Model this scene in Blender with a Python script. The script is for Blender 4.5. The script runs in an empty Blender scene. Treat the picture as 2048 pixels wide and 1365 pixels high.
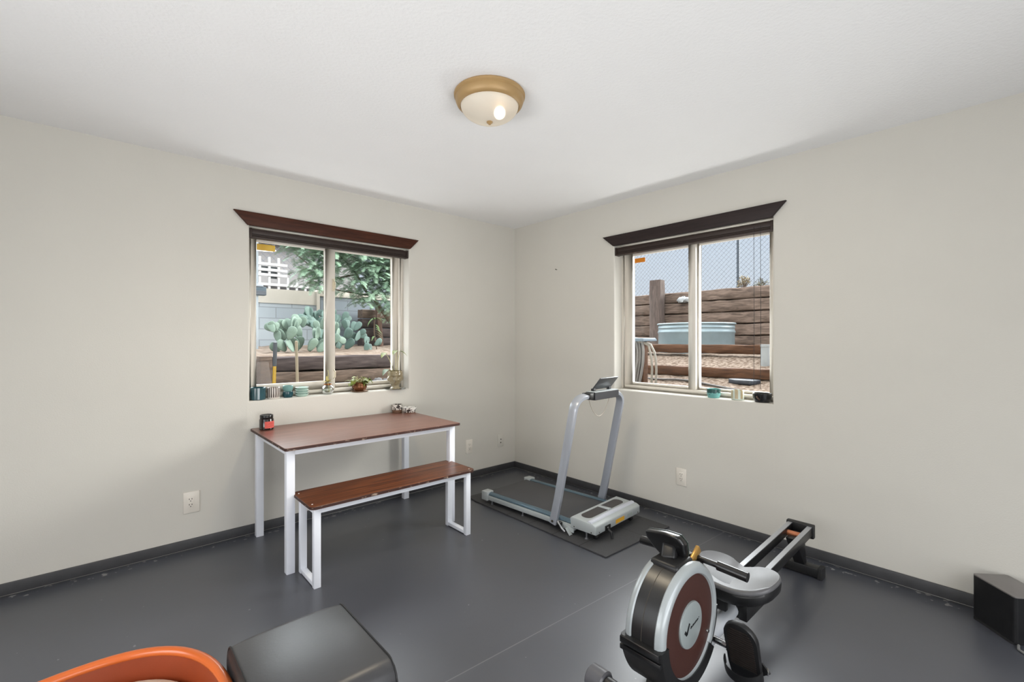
import bpy, bmesh, math, random
from mathutils import Vector, Matrix

PI = math.pi
random.seed(7)
sc = bpy.context.scene
COL = sc.collection

# ------------------------------------------------------------------ camera
cam_d = bpy.data.cameras.new('camera')
cam_d.sensor_width = 36.0
cam_d.lens = 914.0 / 2048.0 * 36.0
cam_d.shift_y = -1.5 / 2048.0
cam_d.clip_start = 0.05
cam = bpy.data.objects.new('camera', cam_d)
COL.objects.link(cam)
cam.location = (-3.153, -3.450, 1.30)
cam.rotation_euler = (PI / 2, 0, math.radians(47.913 - 90))
sc.camera = cam

# ------------------------------------------------------------------ view
vs = sc.view_settings
vs.view_transform = 'Standard'
vs.look = 'None'
vs.gamma = 1.0
vs.use_curve_mapping = False
vs.exposure = 0.12
sc.cycles.max_bounces = 10
sc.cycles.diffuse_bounces = 6
sc.cycles.glossy_bounces = 4
sc.cycles.transparent_max_bounces = 12
sc.cycles.sample_clamp_indirect = 6.0
sc.cycles.caustics_reflective = False
sc.cycles.caustics_refractive = False

# ------------------------------------------------------------------ world: hazy bright sky, paler at the horizon, brighter overhead
w = bpy.data.worlds.new('hazy_sky')
sc.world = w
w.use_nodes = True
nt = w.node_tree
nt.nodes.clear()
wo = nt.nodes.new('ShaderNodeOutputWorld')
bg = nt.nodes.new('ShaderNodeBackground')
tc = nt.nodes.new('ShaderNodeTexCoord')
sx = nt.nodes.new('ShaderNodeSeparateXYZ')
rp = nt.nodes.new('ShaderNodeValToRGB')
rp.color_ramp.elements[0].position = 0.0
rp.color_ramp.elements[0].color = (0.66, 0.70, 0.76, 1)
rp.color_ramp.elements[1].position = 0.48
rp.color_ramp.elements[1].color = (5.0, 5.1, 5.25, 1)
e = rp.color_ramp.elements.new(0.25)
e.color = (0.60, 0.68, 0.80, 1)
nt.links.new(tc.outputs['Generated'], sx.inputs[0])
nt.links.new(sx.outputs['Z'], rp.inputs[0])
nt.links.new(rp.outputs[0], bg.inputs['Color'])
bg.inputs['Strength'].default_value = 1.0
nt.links.new(bg.outputs[0], wo.inputs[0])

# ------------------------------------------------------------------ daylight and large lights
def sun(name, direction, energy, angle, color):
    d = bpy.data.lights.new(name, 'SUN')
    d.energy = energy
    d.angle = math.radians(angle)
    d.color = color
    o = bpy.data.objects.new(name, d)
    o.rotation_euler = Vector(direction).to_track_quat('-Z', 'Y').to_euler()
    o.location = (3, 3, 6)
    COL.objects.link(o)
    return o

def area(name, loc, direction, sx_, sy_, power, color):
    d = bpy.data.lights.new(name, 'AREA')
    d.shape = 'RECTANGLE'
    d.size = sx_
    d.size_y = sy_
    d.energy = power
    d.color = color
    o = bpy.data.objects.new(name, d)
    o.location = loc
    o.rotation_euler = Vector(direction).to_track_quat('-Z', 'Y').to_euler()
    COL.objects.link(o)
    return o

# soft sky glow from the bright side of the sky, coming in through the right-hand window
sun('sky_glow_east', (-0.83, 0.47, -0.33), 9.5, 40, (1.0, 0.975, 0.94))
# added soft sun from the north-east, put in for the glow across the floor
sun('floor_glow_northeast', (-0.78, -0.38, -0.46), 5.5, 44, (0.97, 0.985, 1.0))
# weaker glow through the left-hand window (mostly shaded by the tree and bank outside)
sun('sky_glow_north', (0.10, -0.85, -0.55), 3.0, 50, (0.92, 0.97, 1.0))
# added fill lamps, standing in for daylight at the unseen openings behind the camera
area('patio_door_fill', (-2.6, -4.86, 1.10), (0, 1, 0.02), 3.2, 2.0, 13, (0.98, 0.99, 1.0))
area('side_window_fill', (-4.66, -2.6, 1.30), (1, 0, 0.02), 2.6, 1.6, 17, (0.98, 0.99, 1.0))

# added low lamps in those openings, tilted up to brighten the ceiling
gb = area('patio_ceiling_fill', (-2.4, -4.86, 0.55), (0.12, 1, 0.40), 3.0, 0.8, 15.5, (1.0, 0.995, 0.98))
gb.data.spread = math.radians(95)
gs = area('side_ceiling_fill', (-4.66, -2.5, 0.80), (1, 0.12, 0.42), 2.4, 0.5, 10.5, (1.0, 0.995, 0.98))
gs.data.spread = math.radians(95)

# added lamps below the two windows' sight lines, lifting the far ceiling
area('east_ceiling_fill', (0.40, -1.80, 0.85), (-0.62, 0.05, 0.78), 1.1, 0.30, 20, (1.0, 0.99, 0.97))
area('north_ceiling_fill', (-1.80, 0.40, 0.82), (0.05, -0.62, 0.78), 1.1, 0.30, 13, (0.98, 0.99, 1.0))

# ------------------------------------------------------------------ helpers: materials
def lin(c):
    out = []
    for v in c:
        v = v / 255.0
        out.append(v / 12.92 if v <= 0.04045 else ((v + 0.055) / 1.055) ** 2.4)
    return out

def setin(node, names, val):
    for n in names:
        if n in node.inputs:
            node.inputs[n].default_value = val
            return

def base_mat(name):
    m = bpy.data.materials.new(name)
    m.use_nodes = True
    return m, m.node_tree, m.node_tree.nodes['Principled BSDF']

def M(name, rgb, rough=0.5, metal=0.0, spec=0.5, namt=0.06, nscale=12.0, bump=0.0, bscale=80.0,
      coat=0.0, stretch=(1, 1, 1), alpha=1.0, trans=0.0, ior=1.45, emit=None, estr=0.0, rgb2=None, lo=0.35, hi=0.65, bdist=0.002):
    m, nt, p = base_mat(name)
    c = lin(rgb)
    tcn = nt.nodes.new('ShaderNodeTexCoord')
    mp = nt.nodes.new('ShaderNodeMapping')
    mp.inputs['Scale'].default_value = stretch
    nt.links.new(tcn.outputs['Object'], mp.inputs[0])
    no = nt.nodes.new('ShaderNodeTexNoise')
    no.inputs['Scale'].default_value = nscale
    no.inputs['Detail'].default_value = 5
    nt.links.new(mp.outputs[0], no.inputs[0])
    r = nt.nodes.new('ShaderNodeValToRGB')
    if rgb2:
        c2 = lin(rgb2)
        a = c
        b = c2
        r.color_ramp.elements[0].position = lo
        r.color_ramp.elements[1].position = hi
    else:
        a = [v * (1 - namt) for v in c]
        b = [min(1, v * (1 + namt)) for v in c]
        r.color_ramp.elements[0].position = 0.3
        r.color_ramp.elements[1].position = 0.7
    r.color_ramp.elements[0].color = (*a, 1)
    r.color_ramp.elements[1].color = (*b, 1)
    nt.links.new(no.outputs[0], r.inputs[0])
    nt.links.new(r.outputs[0], p.inputs['Base Color'])
    p.inputs['Roughness'].default_value = rough
    p.inputs['Metallic'].default_value = metal
    setin(p, ['Specular IOR Level', 'Specular'], spec)
    p.inputs['IOR'].default_value = ior
    if coat:
        setin(p, ['Coat Weight'], coat)
        setin(p, ['Coat Roughness'], 0.08)
    if trans:
        setin(p, ['Transmission Weight', 'Transmission'], trans)
    if alpha < 1:
        p.inputs['Alpha'].default_value = alpha
    if emit:
        setin(p, ['Emission Color'], (*lin(emit), 1))
        setin(p, ['Emission Strength'], estr)
    if bump:
        n2 = nt.nodes.new('ShaderNodeTexNoise')
        n2.inputs['Scale'].default_value = bscale
        n2.inputs['Detail'].default_value = 3
        nt.links.new(mp.outputs[0], n2.inputs[0])
        b_ = nt.nodes.new('ShaderNodeBump')
        b_.inputs['Strength'].default_value = bump
        b_.inputs['Distance'].default_value = bdist
        nt.links.new(n2.outputs[0], b_.inputs['Height'])
        nt.links.new(b_.outputs[0], p.inputs['Normal'])
    return m

def math_node(nt, op, a, b=None):
    n = nt.nodes.new('ShaderNodeMath')
    n.operation = op
    for i, v in enumerate((a, b)):
        if v is None:
            continue
        if isinstance(v, (int, float)):
            n.inputs[i].default_value = v
        else:
            nt.links.new(v, n.inputs[i])
    return n.outputs[0]

def mixcol(nt, fac, a, b):
    n = nt.nodes.new('ShaderNodeMix')
    n.data_type = 'RGBA'
    nt.links.new(fac, n.inputs[0])
    for sock, v in ((n.inputs[6], a), (n.inputs[7], b)):
        if isinstance(v, (tuple, list)):
            sock.default_value = (*v, 1)
        else:
            nt.links.new(v, sock)
    return n.outputs[2]

def glass_mat(name, tint=(0.96, 0.98, 0.98), refl=0.06, rough=0.0):
    m = bpy.data.materials.new(name)
    m.use_nodes = True
    nt = m.node_tree
    nt.nodes.clear()
    o = nt.nodes.new('ShaderNodeOutputMaterial')
    t = nt.nodes.new('ShaderNodeBsdfTransparent')
    t.inputs[0].default_value = (*tint, 1)
    g = nt.nodes.new('ShaderNodeBsdfGlossy')
    g.inputs['Roughness'].default_value = rough
    lw = nt.nodes.new('ShaderNodeLayerWeight')
    lw.inputs['Blend'].default_value = 0.35
    f = math_node(nt, 'MULTIPLY', lw.outputs['Fresnel'], refl / 0.1)
    f = math_node(nt, 'MINIMUM', f, 0.85)
    mx = nt.nodes.new('ShaderNodeMixShader')
    nt.links.new(f, mx.inputs[0])
    nt.links.new(t.outputs[0], mx.inputs[1])
    nt.links.new(g.outputs[0], mx.inputs[2])
    nt.links.new(mx.outputs[0], o.inputs[0])
    return m

def wood_mat(name, dark, light, stretch=(1, 14, 14), rough=0.35, scale=3.0, bump=0.05, spec=0.5, lo=0.3, hi=0.7):
    m, nt, p = base_mat(name)
    tcn = nt.nodes.new('ShaderNodeTexCoord')
    mp = nt.nodes.new('ShaderNodeMapping')
    mp.inputs['Scale'].default_value = stretch
    nt.links.new(tcn.outputs['Object'], mp.inputs[0])
    no = nt.nodes.new('ShaderNodeTexNoise')
    no.inputs['Scale'].default_value = scale
    no.inputs['Detail'].default_value = 8
    no.inputs['Roughness'].default_value = 0.65
    no.inputs['Distortion'].default_value = 0.6
    nt.links.new(mp.outputs[0], no.inputs[0])
    r = nt.nodes.new('ShaderNodeValToRGB')
    r.color_ramp.elements[0].position = lo
    r.color_ramp.elements[1].position = hi
    r.color_ramp.elements[0].color = (*lin(dark), 1)
    r.color_ramp.elements[1].color = (*lin(light), 1)
    nt.links.new(no.outputs[0], r.inputs[0])
    nt.links.new(r.outputs[0], p.inputs['Base Color'])
    p.inputs['Roughness'].default_value = rough
    setin(p, ['Specular IOR Level', 'Specular'], spec)
    if bump:
        b_ = nt.nodes.new('ShaderNodeBump')
        b_.inputs['Strength'].default_value = bump
        b_.inputs['Distance'].default_value = 0.004
        nt.links.new(no.outputs[0], b_.inputs['Height'])
        nt.links.new(b_.outputs[0], p.inputs['Normal'])
    return m

# ------------------------------------------------------------------ helpers: geometry
class MB:
    def __init__(s):
        s.v = []
        s.f = []

    def add(s, verts, faces):
        k = len(s.v)
        s.v += [tuple(p) for p in verts]
        s.f += [tuple(k + i for i in f) for f in faces]
        return s

    def box(s, x0, x1, y0, y1, z0, z1):
        return s.add([(x0, y0, z0), (x1, y0, z0), (x1, y1, z0), (x0, y1, z0), (x0, y0, z1), (x1, y0, z1), (x1, y1, z1), (x0, y1, z1)],
                     [(0, 3, 2, 1), (4, 5, 6, 7), (0, 1, 5, 4), (1, 2, 6, 5), (2, 3, 7, 6), (3, 0, 4, 7)])

    def obox(s, a, b, wd, ht, up=(0, 0, 1)):
        """bar of section wd x ht from point a to point b"""
        a = Vector(a); b = Vector(b)
        d = (b - a).normalized()
        u = Vector(up)
        sd = d.cross(u)
        if sd.length < 1e-4:
            sd = d.cross(Vector((1, 0, 0)))
        sd.normalize()
        u = sd.cross(d).normalized()
        vs_ = []
        for p in (a, b):
            for i, j in ((-1, -1), (1, -1), (1, 1), (-1, 1)):
                vs_.append(p + sd * (i * wd / 2) + u * (j * ht / 2))
        return s.add(vs_, [(0, 1, 2, 3), (7, 6, 5, 4), (0, 4, 5, 1), (1, 5, 6, 2), (2, 6, 7, 3), (3, 7, 4, 0)])

    def tube(s, pts, r, n=10, caps=True, sq=1.0, up=(0, 0, 1)):
        """round tube along pts; r may be a list; sq scales the second section axis"""
        pts = [Vector(p) for p in pts]
        k0 = len(s.v)
        m = len(pts)
        prev = None
        for i, p in enumerate(pts):
            d = (pts[min(i + 1, m - 1)] - pts[max(i - 1, 0)]).normalized()
            if prev is None:
                u = Vector(up)
                if abs(d.dot(u)) > 0.95:
                    u = Vector((1, 0, 0))
                sd = d.cross(u).normalized()
            else:
                sd = (prev - d * prev.dot(d)).normalized()
            prev = sd
            u = sd.cross(d)
            rr = r[i] if isinstance(r, (list, tuple)) else r
            for j in range(n):
                t = 2 * PI * j / n
                s.v.append(tuple(p + sd * (rr * math.cos(t)) + u * (rr * sq * math.sin(t))))
        for i in range(m - 1):
            for j in range(n):
                a = k0 + i * n + j
                b = k0 + i * n + (j + 1) % n
                s.f.append((a, b, b + n, a + n))
        if caps:
            s.f.append(tuple(k0 + j for j in reversed(range(n))))
            s.f.append(tuple(k0 + (m - 1) * n + j for j in range(n)))
        return s

    def flat_tube(s, pts, wd, ht, side):
        """rectangular-section bar along pts, width axis fixed = side"""
        pts = [Vector(p) for p in pts]
        side = Vector(side).normalized()
        k0 = len(s.v)
        m = len(pts)
        for i, p in enumerate(pts):
            d = (pts[min(i + 1, m - 1)] - pts[max(i - 1, 0)]).normalized()
            u = side.cross(d).normalized()
            ch = 0.25
            sec = [(-1, -1 + ch), (-1 + ch, -1), (1 - ch, -1), (1, -1 + ch), (1, 1 - ch), (1 - ch, 1), (-1 + ch, 1), (-1, 1 - ch)]
            for a, b in sec:
                s.v.append(tuple(p + side * (a * wd / 2) + u * (b * ht / 2)))
        n = 8
        for i in range(m - 1):
            for j in range(n):
                a = k0 + i * n + j
                b = k0 + i * n + (j + 1) % n
                s.f.append((a, b, b + n, a + n))
        s.f.append(tuple(k0 + j for j in reversed(range(n))))
        s.f.append(tuple(k0 + (m - 1) * n + j for j in range(n)))
        return s

    def lathe(s, prof, c=(0, 0, 0), n=32, axis='z', a0=0.0, a1=2 * PI, sy=1.0):
        """revolve profile [(r, h)...] round an axis through c"""
        full = abs(a1 - a0 - 2 * PI) < 1e-6
        k0 = len(s.v)
        cnt = n if full else n + 1
        for i in range(cnt):
            t = a0 + (a1 - a0) * i / n
            ct, st = math.cos(t), math.sin(t)
            for r, h in prof:
                if axis == 'z':
                    p = (c[0] + r * ct, c[1] + r * st * sy, c[2] + h)
                elif axis == 'y':
                    p = (c[0] + r * ct, c[1] + h, c[2] + r * st)
                else:
                    p = (c[0] + h, c[1] + r * ct, c[2] + r * st)
                s.v.append(p)
        m = len(prof)
        for i in range(n):
            i2 = (i + 1) % cnt
            for j in range(m - 1):
                a = k0 + i * m + j
                b = k0 + i2 * m + j
                s.f.append((a, b, b + 1, a + 1))
        if not full:
            s.f.append(tuple(k0 + j for j in range(m)))
            s.f.append(tuple(k0 + n * m + j for j in reversed(range(m))))
        return s

    def prism(s, poly, h0, h1, plane='xy'):
        """extrude a 2-D polygon between h0 and h1 along the remaining axis"""
        def P(a, b, h):
            return {'xy': (a, b, h), 'xz': (a, h, b), 'yz': (h, a, b)}[plane]
        n = len(poly)
        vs_ = [P(a, b, h0) for a, b in poly] + [P(a, b, h1) for a, b in poly]
        fs = [tuple(range(n - 1, -1, -1)), tuple(range(n, 2 * n))]
        for i in range(n):
            j = (i + 1) % n
            fs.append((i, j, j + n, i + n))
        return s.add(vs_, fs)

    def sphere(s, c, rx, ry=None, rz=None, nu=14, nv=9):
        ry = ry or rx
        rz = rz or rx
        prof = []
        k0 = len(s.v)
        for j in range(nv + 1):
            ph = PI * j / nv
            for i in range(nu):
                t = 2 * PI * i / nu
                s.v.append((c[0] + rx * math.sin(ph) * math.cos(t), c[1] + ry * math.sin(ph) * math.sin(t), c[2] - rz * math.cos(ph)))
        for j in range(nv):
            for i in range(nu):
                a = k0 + j * nu + i
                b = k0 + j * nu + (i + 1) % nu
                s.f.append((a, b, b + nu, a + nu))
        return s

def obj(name, mb, mat, parent=None, bevel=0.0, seg=2, smooth=40, loc=None, weld=True):
    me = bpy.data.meshes.new(name)
    me.from_pydata(mb.v, [], mb.f)
    bm = bmesh.new()
    bm.from_mesh(me)
    if weld:
        bmesh.ops.remove_doubles(bm, verts=bm.verts, dist=1e-5)
        bmesh.ops.recalc_face_normals(bm, faces=bm.faces)
    if bevel:
        es = [e_ for e_ in bm.edges if len(e_.link_faces) == 2 and e_.calc_face_angle(0) > 0.6]
        bmesh.ops.bevel(bm, geom=es, offset=bevel, segments=seg, affect='EDGES', profile=0.5, clamp_overlap=True)
    for f in bm.faces:
        f.smooth = True
    bm.to_mesh(me)
    bm.free()
    me.set_sharp_from_angle(angle=math.radians(smooth))
    for m_ in (mat if isinstance(mat, (list, tuple)) else [mat]):
        me.materials.append(m_)
    o = bpy.data.objects.new(name, me)
    COL.objects.link(o)
    if loc:
        o.location = loc
    if parent:
        o.parent = parent
    return o

def tag(o, label=None, cat=None, group=None, kind=None):
    if label: o['label'] = label
    if cat: o['category'] = cat
    if group: o['group'] = group
    if kind: o['kind'] = kind
    return o

def thing(name, label, cat, loc=(0, 0, 0), rz=0.0, group=None):
    o = bpy.data.objects.new(name, None)
    o.empty_display_size = 0.05
    COL.objects.link(o)
    o.location = loc
    o.rotation_euler = (0, 0, rz)
    return tag(o, label, cat, group)

def struct(name, mb, mat, parent=None, **k):
    o = obj(name, mb, mat, parent, **k)
    if parent is None:
        o['kind'] = 'structure'
    return o

def rrect(x0, x1, y0, y1, r, n=5):
    """rounded rectangle outline"""
    out = []
    for cx, cy, a in ((x1 - r, y1 - r, 0), (x0 + r, y1 - r, PI / 2), (x0 + r, y0 + r, PI), (x1 - r, y0 + r, 1.5 * PI)):
        for i in range(n + 1):
            t = a + PI / 2 * i / n
            out.append((cx + r * math.cos(t), cy + r * math.sin(t)))
    return out

def ring(mb, u0, u1, z0, z1, wd, w0, w1, wb=None, wt=None):
    """rectangular window-style frame in the u-z plane, between depths w0 and w1 (local y)"""
    wb = wb or wd
    wt = wt or wd
    mb.box(u0, u0 + wd, w0, w1, z0, z1)
    mb.box(u1 - wd, u1, w0, w1, z0, z1)
    mb.box(u0 + wd, u1 - wd, w0, w1, z0, z0 + wb)
    mb.box(u0 + wd, u1 - wd, w0, w1, z1 - wt, z1)
    return mb

# ------------------------------------------------------------------ materials
m_wall = M('wall_paint', (204, 201, 193), rough=0.75, spec=0.25, namt=0.012, nscale=3, bump=0.25, bscale=150, bdist=0.002)
m_ceil = M('ceiling_paint', (236, 236, 236), rough=0.9, spec=0.15, namt=0.008, nscale=4, bump=0.45, bscale=70, bdist=0.004)
m_base = M('dark_baseboard_paint', (64, 64, 66), rough=0.45, namt=0.1, nscale=20, bump=0.1, bscale=40)
m_frame = M('almond_vinyl', (214, 208, 198), rough=0.4, namt=0.02)
m_track = M('window_track_shadowed_vinyl', (190, 180, 165), rough=0.5, namt=0.04)
m_pane = glass_mat('window_glass', (0.97, 0.985, 0.985), refl=0.022)
m_white_metal = M('white_powdercoat', (226, 229, 236), rough=0.42, namt=0.02, nscale=8)
m_black = M('black_plastic', (22, 22, 23), rough=0.42, namt=0.15, bump=0.05, bscale=200)
m_black_gloss = M('gloss_black_plastic', (16, 16, 17), rough=0.28, namt=0.1, coat=0.25)
m_black_metal = M('black_painted_steel', (24, 24, 25), rough=0.35, namt=0.12)
m_silver = M('silver_paint', (176, 180, 184), rough=0.35, metal=0.25, namt=0.03)
m_steel = M('brushed_steel', (150, 152, 158), rough=0.3, metal=0.75, namt=0.04)
m_chrome = M('chrome', (210, 210, 210), rough=0.15, metal=1.0, namt=0.02)
m_rubber = M('rubber', (30, 30, 31), rough=0.8, namt=0.15, bump=0.2, bscale=250)
m_outlet = M('outlet_plastic', (222, 216, 206), rough=0.35, namt=0.015)
m_slot = M('dark_slot', (60, 55, 48), rough=0.7)
m_orange_tag = M('orange_sticker', (226, 108, 30), rough=0.4)
m_white_tag = M('white_sticker', (225, 225, 222), rough=0.4)
m_yellow_tag = M('amber_sticker', (226, 168, 50), rough=0.4)

# walnut valance boards
m_walnut = wood_mat('dark_walnut', (44, 22, 14), (78, 42, 27), stretch=(1, 12, 12), rough=0.5, scale=4, spec=0.2)
m_espresso = wood_mat('espresso_stain', (32, 24, 24), (48, 37, 36), stretch=(1, 12, 12), rough=0.5, scale=4, spec=0.25)
m_blind = M('dark_brown_blind', (44, 31, 26), rough=0.5, namt=0.12, stretch=(1, 20, 20))
m_table = wood_mat('red_brown_laminate', (84, 50, 40), (140, 97, 82), stretch=(0.9, 26, 18), rough=0.30, scale=3.2, bump=0.02, lo=0.32, hi=0.72)
m_bench = wood_mat('walnut_laminate', (46, 20, 10), (134, 76, 42), stretch=(0.9, 34, 20), rough=0.36, scale=3.0, bump=0.02, lo=0.36, hi=0.66)
m_edge = M('chipped_dark_edge', (58, 32, 25), rough=0.55, rgb2=(168, 148, 132), nscale=24, lo=0.60, hi=0.70, stretch=(1, 1, 2))

def floor_material():
    m, nt, p = base_mat('painted_concrete_floor')
    tcn = nt.nodes.new('ShaderNodeTexCoord')
    s_ = nt.nodes.new('ShaderNodeSeparateXYZ')
    nt.links.new(tcn.outputs['Object'], s_.inputs[0])
    no = nt.nodes.new('ShaderNodeTexNoise')
    no.inputs['Scale'].default_value = 1.6
    no.inputs['Detail'].default_value = 4
    nt.links.new(tcn.outputs['Object'], no.inputs[0])
    r = nt.nodes.new('ShaderNodeValToRGB')
    r.color_ramp.elements[0].position = 0.3
    r.color_ramp.elements[1].position = 0.7
    r.color_ramp.elements[0].color = (*lin((61, 63, 69)), 1)
    r.color_ramp.elements[1].color = (*lin((69, 71, 78)), 1)
    nt.links.new(no.outputs[0], r.inputs[0])
    # faint paint flecks along the foot of the walls
    n2 = nt.nodes.new('ShaderNodeTexNoise')
    n2.inputs['Scale'].default_value = 26
    n2.inputs['Detail'].default_value = 2
    nt.links.new(tcn.outputs['Object'], n2.inputs[0])
    fleck = math_node(nt, 'GREATER_THAN', n2.outputs[0], 0.63)
    nx = math_node(nt, 'GREATER_THAN', s_.outputs['X'], -0.075)
    ny = math_node(nt, 'GREATER_THAN', s_.outputs['Y'], -0.075)
    near = math_node(nt, 'MAXIMUM', nx, ny)
    fm = math_node(nt, 'MULTIPLY', fleck, near)
    fm = math_node(nt, 'MULTIPLY', fm, 0.55)
    c1 = mixcol(nt, fm, r.outputs[0], tuple(lin((170, 168, 165))))
    # one straight seam in the covering
    t = math_node(nt, 'MULTIPLY_ADD', s_.outputs['X'], 0.057)
    t.node.inputs[2].default_value = 2.057 + 0.057 * 1.033
    t = math_node(nt, 'ADD', t, s_.outputs['Y'])
    t = math_node(nt, 'ABSOLUTE', t)
    seam = math_node(nt, 'LESS_THAN', t, 0.0022)
    seam = math_node(nt, 'MULTIPLY', seam, 0.30)
    c2 = mixcol(nt, seam, c1, tuple(lin((150, 150, 152))))
    # small light scuffs
    n3 = nt.nodes.new('ShaderNodeTexNoise')
    n3.inputs['Scale'].default_value = 38
    n3.inputs['Detail'].default_value = 1
    nt.links.new(tcn.outputs['Object'], n3.inputs[0])
    sp = math_node(nt, 'GREATER_THAN', n3.outputs[0], 0.80)
    sp = math_node(nt, 'MULTIPLY', sp, 0.4)
    c3 = mixcol(nt, sp, c2, tuple(lin((160, 160, 160))))
    nt.links.new(c3, p.inputs['Base Color'])
    rr = math_node(nt, 'MULTIPLY_ADD', no.outputs[0], 0.12)
    rr.node.inputs[2].default_value = 0.30
    nt.links.new(rr, p.inputs['Roughness'])
    setin(p, ['Specular IOR Level', 'Specular'], 1.0)
    n4 = nt.nodes.new('ShaderNodeTexNoise')
    n4.inputs['Scale'].default_value = 30
    nt.links.new(tcn.outputs['Object'], n4.inputs[0])
    b_ = nt.nodes.new('ShaderNodeBump')
    b_.inputs['Strength'].default_value = 0.06
    b_.inputs['Distance'].default_value = 0.003
    nt.links.new(n4.outputs[0], b_.inputs['Height'])
    nt.links.new(b_.outputs[0], p.inputs['Normal'])
    return m
m_floor = floor_material()

# ------------------------------------------------------------------ room shell
XB, YB, HC = -4.70, -4.90, 2.44
struct('floor', MB().box(XB - 0.2, 0.2, YB - 0.2, 0.2, -0.12, 0.0), m_floor)
struct('ceiling', MB().box(XB - 0.2, 0.2, YB - 0.2, 0.2, HC, HC + 0.15), m_ceil)

def wall_with_holes(length, holes, thick=0.20, r=0.014, seg=5):
    """inside face on local y=0, x from 0 to length, wall body towards +y; holes = [(u0,u1,z0,z1)] in ascending u; soft bull-nosed reveals"""
    mb = MB()
    us = 0.0
    for (u0, u1, z0, z1) in holes:
        nxt = u1 + r
        pre = u0 - r
        mb.add([(us, 0, 0), (pre, 0, 0), (pre, 0, HC), (us, 0, HC)], [(0, 1, 2, 3)])
        mb.add([(pre, 0, 0), (nxt, 0, 0), (nxt, 0, z0 - r), (pre, 0, z0 - r)], [(0, 1, 2, 3)])
        mb.add([(pre, 0, z1 + r), (nxt, 0, z1 + r), (nxt, 0, HC), (pre, 0, HC)], [(0, 1, 2, 3)])
        loops = []
        for k in range(seg + 1):
            t = PI / 2 * k / seg
            o_ = r * (1 - math.sin(t))
            y = r * (1 - math.cos(t))
            loops.append([(u0 - o_, y, z0 - o_), (u1 + o_, y, z0 - o_), (u1 + o_, y, z1 + o_), (u0 - o_, y, z1 + o_)])
        loops.append([(u0, thick, z0), (u1, thick, z0), (u1, thick, z1), (u0, thick, z1)])
        for a, b in zip(loops[:-1], loops[1:]):
            for i in range(4):
                j = (i + 1) % 4
                mb.add([a[i], a[j], b[j], b[i]], [(0, 1, 2, 3)])
        us = nxt
    mb.add([(us, 0, 0), (length, 0, 0), (length, 0, HC), (us, 0, HC)], [(0, 1, 2, 3)])
    us = 0.0
    for (u0, u1, z0, z1) in holes:
        mb.add([(us, thick, 0), (u0, thick, 0), (u0, thick, HC), (us, thick, HC)], [(3, 2, 1, 0)])
        mb.add([(u0, thick, 0), (u1, thick, 0), (u1, thick, z0), (u0, thick, z0)], [(3, 2, 1, 0)])
        mb.add([(u0, thick, z1), (u1, thick, z1), (u1, thick, HC), (u0, thick, HC)], [(3, 2, 1, 0)])
        us = u1
    mb.add([(us, thick, 0), (length, thick, 0), (length, thick, HC), (us, thick, HC)], [(3, 2, 1, 0)])
    for x in (0, length):
        mb.add([(x, 0, 0), (x, thick, 0), (x, thick, HC), (x, 0, HC)], [(0, 1, 2, 3)])
    return mb

WW, WH = 1.195, 1.185
WL0, WLz = -2.405, 0.892        # left window opening
WR0, WRz = -1.217, 0.897        # right window opening (y of its left edge)
def wallobj(name, mb, loc, rz):
    o = struct(name, mb, m_wall)
    o.location = loc
    o.rotation_euler = (0, 0, rz)
    return o
wallobj('wall_left', wall_with_holes(4.70, [(WL0 + 4.70, WL0 + 4.70 + WW, WLz, WLz + WH)]), (-4.70, 0, 0), 0)
wallobj('wall_right', wall_with_holes(5.10, [(0.20 - WR0, 0.20 - WR0 + WW, WRz, WRz + WH)]), (0, 0.20, 0), -PI / 2)
wallobj('wall_back', wall_with_holes(4.70, [(0.50, 3.70, 0.10, 2.10)]), (0, YB, 0), PI)
wallobj('wall_side', wall_with_holes(4.90, [(1.30, 3.90, 0.50, 2.10)]), (XB, YB, 0), PI / 2)
d1 = struct('door_1', ring(MB(), -4.22 + 0.52, -0.52, 0.10, 2.10, 0.06, YB - 0.12, YB - 0.05), m_frame)
d1.data.materials[0] = m_frame
w3 = MB()
for a, b in ((0, 0.06), (2.54, 2.60)):
    w3.box(XB - 0.12, XB - 0.05, -3.60 + a, -3.60 + b, 0.50, 2.10)
w3.box(XB - 0.12, XB - 0.05, -3.60, -1.0, 0.50, 0.56).box(XB - 0.12, XB - 0.05, -3.60, -1.0, 2.04, 2.10)
struct('window_3', w3, m_frame)

struct('baseboard_left', MB().box(XB, -0.012, -0.013, 0.0, 0.006, 0.066), m_base, bevel=0.003)
struct('baseboard_right', MB().box(-0.013, 0.0, YB, 0.0, 0.006, 0.066), m_base, bevel=0.003)

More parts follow.
